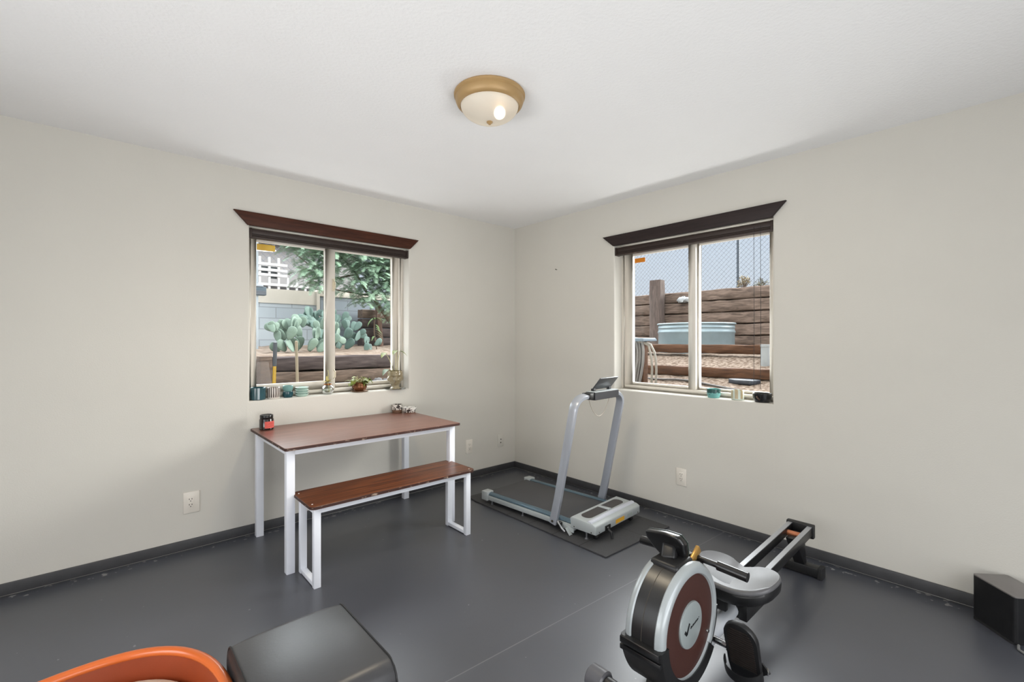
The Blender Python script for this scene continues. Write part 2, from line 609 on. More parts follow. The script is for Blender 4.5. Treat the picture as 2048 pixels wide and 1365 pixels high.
# ------------------------------------------------------------------ windows (local frame: x along wall, y outward, z up)
def make_window(name, loc, rz, left_inset, stile, sticker_col, sticker, right_edge, bl, br):
    t = bpy.data.objects.new(name, None)
    COL.objects.link(t)
    t.location = loc
    t.rotation_euler = (0, 0, rz)
    t['kind'] = 'structure'
    f = MB()
    ring(f, 0.0, WW, 0.0, WH, 0.030, 0.105, 0.195, wb=0.034, wt=0.040)
    obj('window_frame', f, m_frame, t, bevel=0.003)
    # sliding sash on the left, in the inner track
    s0, s1 = 0.030, stile[1] - 0.012
    s = MB()
    s.box(s0, left_inset, 0.118, 0.148, 0.034, WH - 0.040)
    s.box(stile[0], s1, 0.118, 0.148, 0.034, WH - 0.040)
    s.box(left_inset, stile[0], 0.118, 0.148, 0.034, bl)
    s.box(left_inset, stile[0], 0.118, 0.148, WH - 0.085, WH - 0.040)
    so = obj('sash', s, m_frame, t, bevel=0.003)
    obj('pane', MB().box(left_inset - 0.006, stile[0] + 0.006, 0.131, 0.134, bl - 0.006, WH - 0.08), m_pane, so)
    # fixed light on the right, in the outer track
    q = MB()
    q.box(stile[1] - 0.030, stile[1], 0.150, 0.182, 0.034, WH - 0.040)
    q.box(right_edge, WW - 0.030, 0.150, 0.182, 0.034, WH - 0.040)
    q.box(stile[1], right_edge, 0.150, 0.182, 0.034, br)
    q.box(stile[1], right_edge, 0.150, 0.182, WH - 0.075, WH - 0.040)
    fo = obj('sash', q, m_frame, t, bevel=0.003)
    obj('pane', MB().box(stile[1] - 0.006, right_edge + 0.006, 0.164, 0.167, br - 0.006, WH - 0.07), m_pane, fo)
    x0, x1, z0, z1 = sticker
    obj('sticker', MB().box(x0, x1, 0.1295, 0.1308, z0, z1), sticker_col, so)
    return t, so

m_sticker_l = M('yellow_sticker', (206, 158, 34), rough=0.35, rgb2=(240, 205, 90), nscale=3, lo=0.4, hi=0.6)
m_sticker_r = M('orange_window_sticker', (214, 128, 24), rough=0.4)
win1, sash1 = make_window('window_1', (WL0, 0, WLz), 0, 0.066, (0.540, 0.628), m_sticker_l, (0.072, 0.190, 1.045, 1.088), 1.118, 0.096, 0.068)
win2, sash2 = make_window('window_2', (0, WR0, WRz), -PI / 2, 0.100, (0.580, 0.648), m_sticker_r, (0.112, 0.208, 1.040, 1.076), 1.128, 0.058, 0.054)
lt = MB().tube([(0.603, 0.112, 0.80), (0.609, 0.098, 0.815), (0.609, 0.096, 0.855), (0.603, 0.112, 0.875)], 0.0045, n=8)
lt.box(0.594, 0.614, 0.111, 0.119, 0.79, 0.885)
obj('latch', lt, M('ivory_latch', (206, 196, 172), rough=0.35), sash1, bevel=0.001)
obj('latch', MB().tube([(0.603, 0.112, 0.11), (0.609, 0.096, 0.125), (0.609, 0.095, 0.165), (0.603, 0.112, 0.18)], 0.0045, n=8), M('ivory_pull', (214, 204, 180), rough=0.35), sash1)

# cornice boards above the windows (trapezoid face, mitred ends)
def valance(label, loc, rz, pts, mat, t_=0.024):
    o = obj('window_cornice', MB().prism(pts, -t_, -0.0005, 'xz'), mat, bevel=0.002)
    o.location = loc
    o.rotation_euler = (0, 0, rz)
    return tag(o, label, 'cornice board')
valance('reddish walnut cornice board with mitred ends above the window behind the table', (-2.40, 0, 2.07), 0,
        [(-0.020, 0.0), (1.192, 0.0), (1.272, 0.083), (-0.103, 0.088)], m_walnut)
valance('near-black brown cornice board with mitred ends above the window near the rowing machine', (0, -1.215, 2.075), -PI / 2,
        [(0.002, 0.0), (1.197, 0.0), (1.279, 0.088), (-0.100, 0.085)], m_espresso)

def blind(label, loc, rz, mat, cords):
    t = thing('window_blind', label, 'blind', loc, rz)
    obj('headrail', MB().box(0.004, WW - 0.004, 0.014, 0.060, 1.128, 1.163), mat, t, bevel=0.003)
    sl = MB()
    for k in range(2):
        z = 1.1155 + k * 0.0058
        sl.box(0.006, WW - 0.006, 0.012, 0.060, z, z + 0.0042)
    obj('slat_stack', sl, mat, t)
    obj('bottom_rail', MB().box(0.006, WW - 0.006, 0.011, 0.061, 1.102, 1.114), mat, t, bevel=0.003)
    if cords:
        for x, zb in ((WW - 0.115, 0.10), (WW - 0.075, 0.09)):
            obj('cord', MB().tube([(x, 0.011, 1.14), (x + 0.002, 0.010, 0.6), (x, 0.011, zb)], 0.0013, n=6), m_black, t)
    for x in (0.002, WW - 0.016):
        obj('end_cap', MB().box(x, x + 0.014, 0.006, 0.062, 1.100, 1.165), mat, t, bevel=0.002)
    return t
blind('dark brown blind drawn fully up in the window behind the table', (WL0, 0, WLz), 0, m_blind, False)
blind('dark brown blind drawn fully up in the window near the treadmill, cords at its right', (0, WR0, WRz), -PI / 2, m_blind, True)

# ------------------------------------------------------------------ ceiling light
t = thing('ceiling_light', 'round flush ceiling light with tan metal ring and frosted bowl', 'ceiling light', (-1.809, -1.807, HC))
m_tan = M('antique_tan_metal', (164, 134, 90), rough=0.45, metal=0.15, namt=0.06)
obj('mounting_ring', MB().lathe([(0.0, 0.0), (0.160, 0.0), (0.165, -0.006), (0.164, -0.014), (0.157, -0.020), (0.158, -0.030), (0.152, -0.046), (0.143, -0.056), (0.136, -0.058), (0.134, -0.050), (0.0, -0.050)], n=48), m_tan, t)
m_bowl = M('frosted_glass_bowl', (238, 232, 218), rough=0.62, namt=0.02, trans=0.45, ior=1.08, emit=(255, 244, 226), estr=0.13)
bowl = [(0.134, -0.052)]
for k in range(1, 13):
    a = PI / 2 * k / 12
    bowl.append((0.134 * math.cos(a), -0.052 - 0.074 * math.sin(a)))
obj('glass_bowl', MB().lathe(bowl, n=48), m_bowl, t)
obj('finial', MB().lathe([(0.0, -0.122), (0.014, -0.126), (0.014, -0.130), (0.009, -0.134), (0.005, -0.139), (0.0, -0.141)], n=20), m_tan, t)
obj('bulb', MB().sphere((0.030, -0.035, -0.085), 0.026, 0.026, 0.03), M('lit_bulb', (255, 250, 240), emit=(255, 244, 224), estr=3.2), t)

ld = bpy.data.lights.new('ceiling_bulb', 'AREA')
ld.shape = 'DISK'
ld.size = 0.22
ld.energy = 11
ld.color = (1.0, 0.86, 0.64)
lo = bpy.data.objects.new('ceiling_bulb', ld)
lo.location = (-1.809, -1.807, HC - 0.150)
COL.objects.link(lo)

# ------------------------------------------------------------------ wall plates
def outlet(label, loc, rz, wd, ht, jack=False, cx=0.0):
    t = thing('wall_outlet' if not jack else 'wall_jack', label, 'outlet' if not jack else 'cable jack', loc, rz)
    obj('cover_plate', MB().box(-wd / 2, wd / 2, -0.006, 0.0, -ht / 2, ht / 2), m_outlet if not jack else m_wall, t, bevel=0.002)
    if not jack:
        ins = MB().box(cx - 0.017, cx + 0.017, -0.0085, -0.005, -0.034, 0.034)
        r_ = obj('receptacle', ins, m_outlet, t, bevel=0.001)
        sl = MB()
        for dz in (0.017, -0.017):
            sl.box(cx - 0.0085, cx - 0.0050, -0.0089, -0.008, dz + 0.001, dz + 0.009)
            sl.box(cx + 0.0050, cx + 0.0085, -0.0089, -0.008, dz + 0.001, dz + 0.009)
            sl.box(cx - 0.0025, cx + 0.0025, -0.0089, -0.008, dz - 0.010, dz - 0.005)
        obj('slot', sl, m_slot, r_)
        for dz in (0.046, -0.046):
            obj('screw', MB().lathe([(0.0, -0.0070), (0.0026, -0.0068), (0.003, -0.0055)], c=(cx, 0, dz), n=10, axis='y'), m_outlet, t)
    else:
        obj('coax_socket', MB().lathe([(0.0, -0.013), (0.005, -0.013), (0.005, -0.005)], c=(0, 0, 0.012), n=12, axis='y'), m_slot, t)
        obj('phone_socket', MB().box(-0.005, 0.005, -0.009, -0.005, -0.026, -0.016), m_slot, t)
    return t
outlet('wide off-white outlet plate on the wall left of the table', (-2.727, 0, 0.292), 0, 0.084, 0.130, cx=-0.005)
outlet('slim off-white outlet plate on the wall right of the table', (-0.580, 0, 0.303), 0, 0.074, 0.128)
outlet('off-white outlet plate low under the window near the treadmill', (0, -1.805, 0.302), -PI / 2, 0.078, 0.124)
outlet('wall-coloured jack plate nearest the room corner', (-0.194, 0, 0.305), 0, 0.072, 0.122, jack=True)
o = obj('wall_nail', MB().tube([(0.0, 0, 0), (-0.018, 0, 0.003)], 0.0025, n=8).tube([(-0.018, 0, 0.003), (-0.020, 0, 0.003)], 0.005, n=10), m_slot)
o.location = (0, -0.582, 1.954)
tag(o, 'small metal nail sticking out of the wall between corner and cornice', 'nail')

# ------------------------------------------------------------------ table and bench
TX0, TX1, TY0, TY1, TZ = -2.405, -1.240, -0.785, -0.016, 0.710
t = thing('dining_table', 'narrow dining table with red-brown top and white square metal legs', 'table', ((TX0 + TX1) / 2, (TY0 + TY1) / 2, 0))
hx, hy = (TX1 - TX0) / 2, (TY1 - TY0) / 2
top = obj('tabletop', MB().prism(rrect(-hx, hx, -hy, hy, 0.014), TZ - 0.017, TZ), m_table, t, bevel=0.0015, seg=1)
eb = MB()
ol = rrect(-hx - 0.0008, hx + 0.0008, -hy - 0.0008, hy + 0.0008, 0.0145)
for i in range(len(ol)):
    a, b = ol[i], ol[(i + 1) % len(ol)]
    eb.add([(a[0], a[1], TZ - 0.0155), (b[0], b[1], TZ - 0.0155), (b[0], b[1], TZ - 0.0015), (a[0], a[1], TZ - 0.0015)], [(0, 1, 2, 3)])
obj('edge_band', eb, m_edge, top)
L = 0.044
lx0, lx1, ly0, ly1 = -hx + 0.020, hx - 0.020, -hy + 0.042, hy - 0.030
legs = []
for ax, ay in ((lx0, ly0), (lx1 - L, ly0), (lx0, ly1 - L), (lx1 - L, ly1 - L)):
    obj('leg', MB().box(ax, ax + L, ay, ay + L, 0.0, TZ - 0.017), m_white_metal, t, bevel=0.002)
A = 0.034
for (x0, x1, y0, y1) in ((lx0 + L, lx1 - L, ly0 + 0.004, ly0 + 0.032), (lx0 + L, lx1 - L, ly1 - 0.032, ly1 - 0.004),
                         (lx0 + 0.004, lx0 + 0.032, ly0 + L, ly1 - L), (lx1 - 0.032, lx1 - 0.004, ly0 + L, ly1 - L)):
    obj('apron_rail', MB().box(x0, x1, y0, y1, TZ - 0.017 - A, TZ - 0.017), m_white_metal, t, bevel=0.002)

BX0, BX1, BY0, BY1, BZ = -2.345, -1.285, -1.015, -0.690, 0.437
t = thing('bench', 'long backless bench with scuffed brown seat and white metal loop legs', 'bench', ((BX0 + BX1) / 2, (BY0 + BY1) / 2, 0))
hx, hy = (BX1 - BX0) / 2, (BY1 - BY0) / 2
seat = obj('seat', MB().prism(rrect(-hx, hx, -hy, hy, 0.030, 6), BZ - 0.017, BZ), m_bench, t, bevel=0.0015, seg=1)
eb = MB()
ol = rrect(-hx - 0.0008, hx + 0.0008, -hy - 0.0008, hy + 0.0008, 0.0305, 6)
for i in range(len(ol)):
    a, b = ol[i], ol[(i + 1) % len(ol)]
    eb.add([(a[0], a[1], BZ - 0.0155), (b[0], b[1], BZ - 0.0155), (b[0], b[1], BZ - 0.0015), (a[0], a[1], BZ - 0.0015)], [(0, 1, 2, 3)])
obj('edge_band', eb, m_edge, seat)
for sx_ in (-hx + 0.022, hx - 0.022 - 0.036):
    f = MB()
    y0, y1 = -hy + 0.022, hy - 0.055
    f.box(sx_, sx_ + 0.036, y0, y0 + 0.030, 0.0, BZ - 0.017)
    f.box(sx_, sx_ + 0.036, y1 - 0.030, y1, 0.0, BZ - 0.017)
    f.box(sx_ + 0.002, sx_ + 0.034, y0 + 0.030, y1 - 0.030, 0.004, 0.026)
    f.box(sx_ + 0.002, sx_ + 0.034, y0 + 0.030, y1 - 0.030, BZ - 0.047, BZ - 0.017)
    obj('leg_frame', f, m_white_metal, t, bevel=0.002)
for y in (-hy + 0.024, hy - 0.083):
    obj('side_rail', MB().box(-hx + 0.058, hx - 0.058, y, y + 0.026, BZ - 0.047, BZ - 0.017), m_white_metal, t, bevel=0.002)
for a in ((-hx + 0.022, -hy + 0.05), (-hx + 0.024, hy - 0.05), (hx - 0.03, -hy + 0.03), (hx - 0.03, hy - 0.06)):
    obj('screw_cover', MB().lathe([(0.0, 0.0012), (0.004, 0.001), (0.0045, 0.0)], c=(a[0], a[1], BZ), n=10), m_white_tag, seat)

# things on the table
t = thing('candle_jar', 'dark amber candle jar with red label at the left end of the table', 'candle', (-2.330, -0.112, TZ))
m_amber = M('dark_amber_glass', (28, 14, 10), rough=0.08, namt=0.1, coat=0.6)
obj('jar', MB().lathe([(0.0, 0.0), (0.040, 0.0), (0.0435, 0.004), (0.0435, 0.066), (0.041, 0.072), (0.037, 0.074), (0.0, 0.074)], n=32), m_amber, t)
lid = obj('lid', MB().lathe([(0.0, 0.0735), (0.0385, 0.0735), (0.040, 0.076), (0.040, 0.094), (0.038, 0.097), (0.034, 0.0975), (0.032, 0.094), (0.0, 0.094)], n=32), m_black_gloss, t)
m_redlab = M('coral_paper_label', (206, 92, 84), rough=0.7, namt=0.06, nscale=30)
a0 = math.radians(-118)
obj('label', MB().lathe([(0.0436, 0.012), (0.0442, 0.012), (0.0442, 0.056), (0.0436, 0.056)], n=24, a0=a0, a1=a0 + math.radians(105)), m_redlab, t)
ln = MB()
for k, (z, half) in enumerate(((0.044, 20), (0.038, 26), (0.030, 14), (0.022, 22))):
    c_ = a0 + math.radians(52)
    ln.lathe([(0.0443, z), (0.0444, z), (0.0444, z + 0.002), (0.0443, z + 0.002)], n=8, a0=c_ - math.radians(half), a1=c_ + math.radians(half))
obj('label_print', ln, M('faded_print', (168, 62, 58), rough=0.7), t)

def patterned(name, base_c, dark_c, scale, thr, seed):
    m, nt, p = base_mat(name)
    tcn = nt.nodes.new('ShaderNodeTexCoord')
    mp = nt.nodes.new('ShaderNodeMapping')
    mp.inputs['Location'].default_value = (seed, seed * 0.7, 0)
    nt.links.new(tcn.outputs['Object'], mp.inputs[0])
    no = nt.nodes.new('ShaderNodeTexNoise')
    no.inputs['Scale'].default_value = scale
    no.inputs['Detail'].default_value = 2
    no.inputs['Distortion'].default_value = 1.2
    nt.links.new(mp.outputs[0], no.inputs[0])
    k = math_node(nt, 'GREATER_THAN', no.outputs[0], thr)
    c = mixcol(nt, k, tuple(lin(base_c)), tuple(lin(dark_c)))
    nt.links.new(c, p.inputs['Base Color'])
    p.inputs['Roughness'].default_value = 0.3
    return m
m_cupA = patterned('white_glaze_black_pattern', (216, 212, 204), (52, 44, 40), 48, 0.52, 1.3)
m_cupB = patterned('white_glaze_swirl_pattern', (222, 220, 214), (50, 44, 42), 42, 0.55, 4.1)
m_brownglaze = M('brown_glaze', (112, 84, 66), rough=0.35, namt=0.15)
def bowl_profile(r0, r1, h, th=0.004):
    return [(0.0, 0.0), (r0, 0.0), (r0 + 0.003, 0.004), ((r0 + r1) / 2 + 0.004, h * 0.45), (r1, h - 0.002), (r1 - th / 2, h), (r1 - th, h - 0.002), ((r0 + r1) / 2, h * 0.45), (r0 - 0.002, 0.006), (0.0, 0.006)]
t = thing('patterned_cup', 'taller black-and-white patterned cup at the back right of the table', 'cup', (-1.350, -0.056, TZ))
obj('body', MB().lathe(bowl_profile(0.034, 0.042, 0.066), n=32), m_cupA, t)
obj('foot', MB().lathe([(0.0430 * 0.86, 0.0), (0.0392, 0.002), (0.0412, 0.026), (0.0405, 0.026)], n=32), m_brownglaze, t)
t = thing('patterned_bowl', 'low black-and-white swirl bowl right of the taller patterned cup', 'bowl', (-1.275, -0.125, TZ))
obj('body', MB().lathe(bowl_profile(0.042, 0.054, 0.045), n=36), m_cupB, t)
obj('foot_ring', MB().lathe([(0.030, 0.0), (0.0445, 0.0), (0.0458, 0.006), (0.030, 0.006)], n=32), m_brownglaze, t)

# ------------------------------------------------------------------ things on the left sill
SZ = WLz
t = thing('glass_tumbler', 'large dark teal glass tumbler at the far left of the sill behind the table', 'tumbler', (-2.345, 0.048, SZ))
m_teal = M('teal_glass', (38, 74, 82), rough=0.1, namt=0.15, coat=0.5)
obj('body', MB().lathe([(0, 0), (0.044, 0), (0.048, 0.004), (0.049, 0.082), (0.047, 0.084), (0.045, 0.082), (0.044, 0.012), (0, 0.012)], n=32), m_teal, t)
obj('wax', MB().lathe([(0, 0.012), (0.0436, 0.012), (0.0436, 0.040), (0, 0.040)], n=24), M('dark_wax', (20, 44, 52), rough=0.5), t)

def stripes_mat(name, ca, cb, count, lo=0.5):
    m, nt, p = base_mat(name)
    tcn = nt.nodes.new('ShaderNodeTexCoord')
    s_ = nt.nodes.new('ShaderNodeSeparateXYZ')
    nt.links.new(tcn.outputs['Object'], s_.inputs[0])
    a = math_node(nt, 'ARCTAN2', s_.outputs['Y'], s_.outputs['X'])
    a = math_node(nt, 'MULTIPLY', a, count / (2 * PI))
    a = math_node(nt, 'FRACT', a)
    k = math_node(nt, 'GREATER_THAN', a, lo)
    hi = math_node(nt, 'GREATER_THAN', s_.outputs['Z'], 0.010)
    k = math_node(nt, 'MULTIPLY', k, hi)
    c = mixcol(nt, k, tuple(lin(ca)), tuple(lin(cb)))
    nt.links.new(c, p.inputs['Base Color'])
    p.inputs['Roughness'].default_value = 0.3
    return m
t = thing('striped_cup', 'white cup with dark brown vertical stripes, right of the large teal tumbler', 'cup', (-2.245, 0.048, SZ))
obj('body', MB().lathe(bowl_profile(0.036, 0.041, 0.078), n=36), stripes_mat('striped_glaze', (212, 206, 198), (58, 44, 38), 18), t)
m_teal_lt = M('pale_teal_glaze', (108, 148, 144), rough=0.3, namt=0.08)
m_teal_dk = M('deep_teal_glaze', (26, 66, 74), rough=0.2, namt=0.12)
t = thing('small_cup', 'dark teal small cup, the lower of two stacked on the sill', 'cup', (-2.152, 0.050, SZ), 0, 'stacked teal cups')
obj('body', MB().lathe(bowl_profile(0.028, 0.033, 0.044), n=28), m_teal_dk, t)
t = thing('small_cup', 'pale teal small cup stacked on top of the dark teal one', 'cup', (-2.152, 0.050, SZ + 0.040), 0, 'stacked teal cups')
obj('body', MB().lathe(bowl_profile(0.024, 0.034, 0.044), n=28), m_teal_lt, t)
m_mint = M('mint_glaze', (176, 202, 192), rough=0.3, namt=0.06)
for k, wd in enumerate(('lowest', 'second from the bottom', 'third from the bottom', 'topmost')):
    o = obj('small_dish', MB().lathe([(0, 0), (0.030, 0), (0.043, 0.011), (0.046, 0.016), (0.044, 0.0175), (0.041, 0.014), (0.029, 0.006), (0, 0.006)], n=32), m_mint)
    o.location = (-2.056, 0.052, SZ + 0.0165 * k)
    tag(o, 'pale mint dish, %s of the stack of four on the sill' % wd, 'dish', 'stack of mint dishes')

# leaves
def leaf(mb, base, direction, length, width, droop=0.3, up=(0, 0, 1), roll=0.0):
    base = Vector(base)
    d = Vector(direction).normalized()
    u = Vector(up)
    sd = d.cross(u)
    if sd.length < 1e-3:
        sd = Vector((1, 0, 0))
    sd.normalize()
    nrm = sd.cross(d).normalized()
    if roll:
        q = Matrix.Rotation(roll, 3, d)
        sd = q @ sd
        nrm = q @ nrm
    prof = ((0.0, 0.0), (0.08, 0.62), (0.25, 1.0), (0.5, 0.86), (0.75, 0.5), (0.92, 0.18), (1.0, 0.0))
    k0 = len(mb.v)
    for s_, wv in prof:
        c = base + d * (length * s_) - nrm * (droop * length * s_ * s_)
        mb.v.append(tuple(c - sd * (width / 2 * wv) + nrm * (width * 0.12 * wv)))
        mb.v.append(tuple(c))
        mb.v.append(tuple(c + sd * (width / 2 * wv) + nrm * (width * 0.12 * wv)))
    for i in range(len(prof) - 1):
        a = k0 + i * 3
        mb.f.append((a, a + 1, a + 4, a + 3))
        mb.f.append((a + 1, a + 2, a + 5, a + 4))
    return mb
m_leaf = M('pothos_leaf', (86, 104, 44), rough=0.45, rgb2=(132, 138, 62), nscale=30)
m_leaf_dk = M('dark_leaf', (48, 70, 34), rough=0.4, rgb2=(78, 100, 50), nscale=30)
m_stem = M('pale_stem', (170, 164, 116), rough=0.5)
m_clear = glass_mat('clear_glass', (0.95, 0.96, 0.95), refl=0.12)
m_water = glass_mat('water', (0.90, 0.93, 0.90), refl=0.03)
m_dryleaf = M('yellowed_leaf', (196, 178, 108), rough=0.5, rgb2=(150, 140, 70), nscale=25)

t = thing('glass_vase', 'round clear glass vase with a yellowed cutting, centre of the sill', 'vase', (-1.870, 0.052, SZ))
gl = [(0.0, 0.001), (0.022, 0.001), (0.040, 0.016), (0.046, 0.036), (0.040, 0.056), (0.024, 0.068), (0.022, 0.074), (0.026, 0.080)]
obj('body', MB().lathe(gl, n=32), m_clear, t)
obj('water', MB().lathe([(0.0, 0.004), (0.020, 0.004), (0.037, 0.018), (0.042, 0.036), (0.036, 0.055), (0.0, 0.055)], n=28), m_water, t)
obj('collar', MB().lathe([(0.027, 0.070), (0.029, 0.074), (0.027, 0.079), (0.022, 0.079), (0.022, 0.070)], n=24), M('copper_band', (150, 104, 66), rough=0.3, metal=0.7), t)
cs = MB().tube([(0.012, 0, 0.012), (0.006, 0, 0.05), (0.0, 0, 0.09), (0.004, 0, 0.15)], 0.003, n=6)
cs.tube([(0.0, 0, 0.10), (0.006, -0.004, 0.135), (0.002, -0.006, 0.175), (-0.004, -0.004, 0.185)], 0.0025, n=6)
obj('stem', cs, m_stem, t)
lv = MB()
for a, e_, l_ in ((170, 0.5, 0.055), (20, 0.7, 0.045), (220, 0.3, 0.05), (300, 0.9, 0.045), (80, 1.1, 0.06), (340, 0.35, 0.04)):
    d = (math.cos(math.radians(a)) * math.cos(e_), math.sin(math.radians(a)) * math.cos(e_), math.sin(e_))
    leaf(lv, (0, 0, 0.088 + 0.01 * random.random()), d, l_, 0.022, 0.4)
obj('leaf', lv, m_dryleaf, t)

t = thing('potted_plant', 'bushy trailing plant in a copper ribbed pot on a saucer, on the sill', 'plant', (-1.620, 0.052, SZ))
m_copper = M('antique_copper', (120, 78, 52), rough=0.25, metal=0.6, namt=0.2, nscale=25)
pot = MB()
n = 36
prof = [(0.030, 0.006), (0.046, 0.016), (0.055, 0.036), (0.052, 0.058), (0.042, 0.070), (0.044, 0.076)]
k0 = 0
for i in range(n):
    a = 2 * PI * i / n
    for r_, h in prof:
        rr = r_ * (1 + 0.05 * math.cos(9 * a))
        pot.v.append((rr * math.cos(a), rr * math.sin(a), h))
for i in range(n):
    for j in range(len(prof) - 1):
        a = i * len(prof) + j
        b = ((i + 1) % n) * len(prof) + j
        pot.f.append((a, b, b + 1, a + 1))
obj('pot', pot, m_copper, t)
obj('soil', MB().lathe([(0.0, 0.066), (0.046, 0.064), (0.046, 0.060), (0.0, 0.055)], n=24), M('potting_soil', (50, 38, 30), rough=0.9, bump=0.5, bscale=60), t)
obj('saucer', MB().lathe([(0, 0), (0.050, 0), (0.066, 0.006), (0.068, 0.009), (0.064, 0.009), (0.048, 0.004), (0, 0.004)], n=36), M('copper_saucer', (150, 122, 100), rough=0.3, metal=0.4), t)
lv = MB()
st = MB()
rnd = random.Random(4)
for k in range(34):
    a = rnd.uniform(0, 2 * PI)
    r_ = rnd.uniform(0.03, 0.085)
    z = 0.075 + rnd.uniform(0.0, 0.065) * (1 - r_ / 0.12)
    p = Vector((r_ * math.cos(a), r_ * 0.55 * math.sin(a), z))
    st.tube([(0.01 * math.cos(a), 0.01 * math.sin(a), 0.066), (p.x * 0.6, p.y * 0.6, z + 0.012), tuple(p)], 0.0014, n=5)
    leaf(lv, p, (math.cos(a), math.sin(a), rnd.uniform(-0.6, 0.5)), rnd.uniform(0.034, 0.052), rnd.uniform(0.026, 0.038), 0.5, roll=rnd.uniform(-0.6, 0.6))
obj('stem', st, m_stem, t)
obj('leaf', lv, m_leaf, t)

t = thing('face_vase', 'smoky glass head-shaped vase holding tall pothos stems, right end of the sill', 'vase', (-1.318, 0.036, SZ))
t.scale = (1.28, 1.28, 1.34)
m_smoke = M('smoky_amber_glass', (148, 136, 108), rough=0.12, namt=0.08, trans=0.12, coat=0.5)
hd = MB()
nu, nv = 48, 30
def head_r(z, th):
    # th = angle from the face direction
    zz = z / 0.115
    # neck, jaw, cheeks, brow, crown (open top)
    keys = [(0.0, 0.036), (0.06, 0.037), (0.14, 0.027), (0.24, 0.027), (0.34, 0.036), (0.5, 0.046), (0.7, 0.051), (0.88, 0.050), (1.0, 0.046)]
    for (a, ra), (b, rb) in zip(keys[:-1], keys[1:]):
        if a <= zz <= b:
            s_ = (zz - a) / (b - a)
            s_ = s_ * s_ * (3 - 2 * s_)
            r_ = ra + (rb - ra) * s_
            break
    else:
        r_ = 0.046
    def g(zc, tc_, sz, st_, amp):
        return amp * math.exp(-((zz - zc) / sz) ** 2 - ((th - tc_) / st_) ** 2)
    r_ += g(0.58, 0, 0.10, 0.16, 0.014) + g(0.50, 0, 0.05, 0.22, 0.012)          # nose
    r_ += g(0.40, 0, 0.035, 0.30, 0.009) + g(0.29, 0, 0.05, 0.30, 0.007)         # lips, chin
    r_ -= g(0.67, 0.45, 0.07, 0.24, 0.016) + g(0.67, -0.45, 0.07, 0.24, 0.016) + g(0.445, 0, 0.022, 0.3, 0.006)   # eye sockets
    r_ += g(0.665, 0.42, 0.03, 0.14, 0.003) + g(0.665, -0.42, 0.03, 0.14, 0.003)  # eyes
    r_ += g(0.77, 0, 0.05, 0.7, 0.006)                                          # brow
    r_ += g(0.56, 1.6, 0.09, 0.14, 0.008) + g(0.56, -1.6, 0.09, 0.14, 0.008)     # ears
    return r_
face_dir = math.radians(-116)
for j in range(nv + 1):
    z = 0.115 * j / nv
    for i in range(nu):
        th = -PI + 2 * PI * i / nu
        r_ = head_r(z, th)
        hd.v.append((r_ * math.cos(th + face_dir) * 0.96, r_ * math.sin(th + face_dir) * 0.98, z))
for j in range(nv):
    for i in range(nu):
        a = j * nu + i
        b = j * nu + (i + 1) % nu
        hd.f.append((a, b, b + nu, a + nu))
hd.f.append(tuple(reversed(range(nu))))
obj('body', hd, m_smoke, t, smooth=80)
obj('saucer', MB().lathe([(0, 0), (0.056, 0), (0.068, 0.003), (0.069, 0.006), (0.0, 0.006)], n=32), m_clear, t)
st = MB()
for (px_, py_, pz_, ang, ll) in ((0.030, -0.005, 0.236, 0.2, 0.055), (0.012, 0.004, 0.240, 2.8, 0.045), (-0.070, -0.006, 0.228, 3.6, 0.052), (-0.052, 0.0, 0.125, 3.3, 0.060)):
    st.tube([(0.0, 0, 0.03), (px_ * 0.25, py_, 0.11), (px_ * 0.6, py_, 0.11 + (pz_ - 0.11) * 0.6), (px_, py_, pz_)], 0.0017, n=6)
    obj('leaf', leaf(MB(), (px_, py_, pz_), (math.cos(ang), -0.45, -0.25), ll, 0.045, 0.4), m_leaf if pz_ > 0.2 else m_leaf_dk, t)
obj('stem', st, m_stem, t)

# ------------------------------------------------------------------ things on the right sill
SZ = WRz
t = thing('drip_glaze_cup', 'teal cup with dark dripping rim, left of three pots by the treadmill window', 'cup', (0.052, -2.016, SZ))
m_drip = M('teal_drip_glaze', (110, 168, 164), rough=0.25, namt=0.08)
obj('body', MB().lathe(bowl_profile(0.036, 0.045, 0.062), n=32), m_drip, t)
dr = MB()
nn = 32
for i in range(nn):
    a0_, a1_ = 2 * PI * i / nn, 2 * PI * (i + 1) / nn
    h0 = 0.030 + 0.012 * math.sin(5 * a0_) * math.cos(3 * a0_)
    h1 = 0.030 + 0.012 * math.sin(5 * a1_) * math.cos(3 * a1_)
    def rr_(h): return 0.0405 + 0.0045 * (h / 0.060) + 0.0016
    dr.add([(rr_(h0) * math.cos(a0_), rr_(h0) * math.sin(a0_), h0), (rr_(h1) * math.cos(a1_), rr_(h1) * math.sin(a1_), h1),
            (0.0464 * math.cos(a1_), 0.0464 * math.sin(a1_), 0.0625), (0.0464 * math.cos(a0_), 0.0464 * math.sin(a0_), 0.0625)], [(0, 1, 2, 3)])
obj('rim_glaze', dr, M('dark_green_glaze', (44, 82, 80), rough=0.25), t)
t = thing('banded_cup', 'tan and white vertically banded cup, middle of three pots by the treadmill window', 'cup', (0.052, -2.178, SZ))
obj('body', MB().lathe([(0, 0), (0.034, 0), (0.039, 0.005), (0.040, 0.064), (0.038, 0.067), (0.036, 0.064), (0.035, 0.008), (0, 0.008)], n=36), stripes_mat('banded_glaze', (196, 206, 196), (176, 160, 126), 7, 0.45), t)
t = thing('black_bowl', 'glossy black bowl with handle lug, right of three pots by the treadmill window', 'bowl', (0.054, -2.332, SZ))
obj('body', MB().lathe(bowl_profile(0.042, 0.058, 0.058), n=36), M('black_glaze', (30, 30, 33), rough=0.15, namt=0.2, coat=0.4), t)
lg = MB()
for k in range(9):
    pass
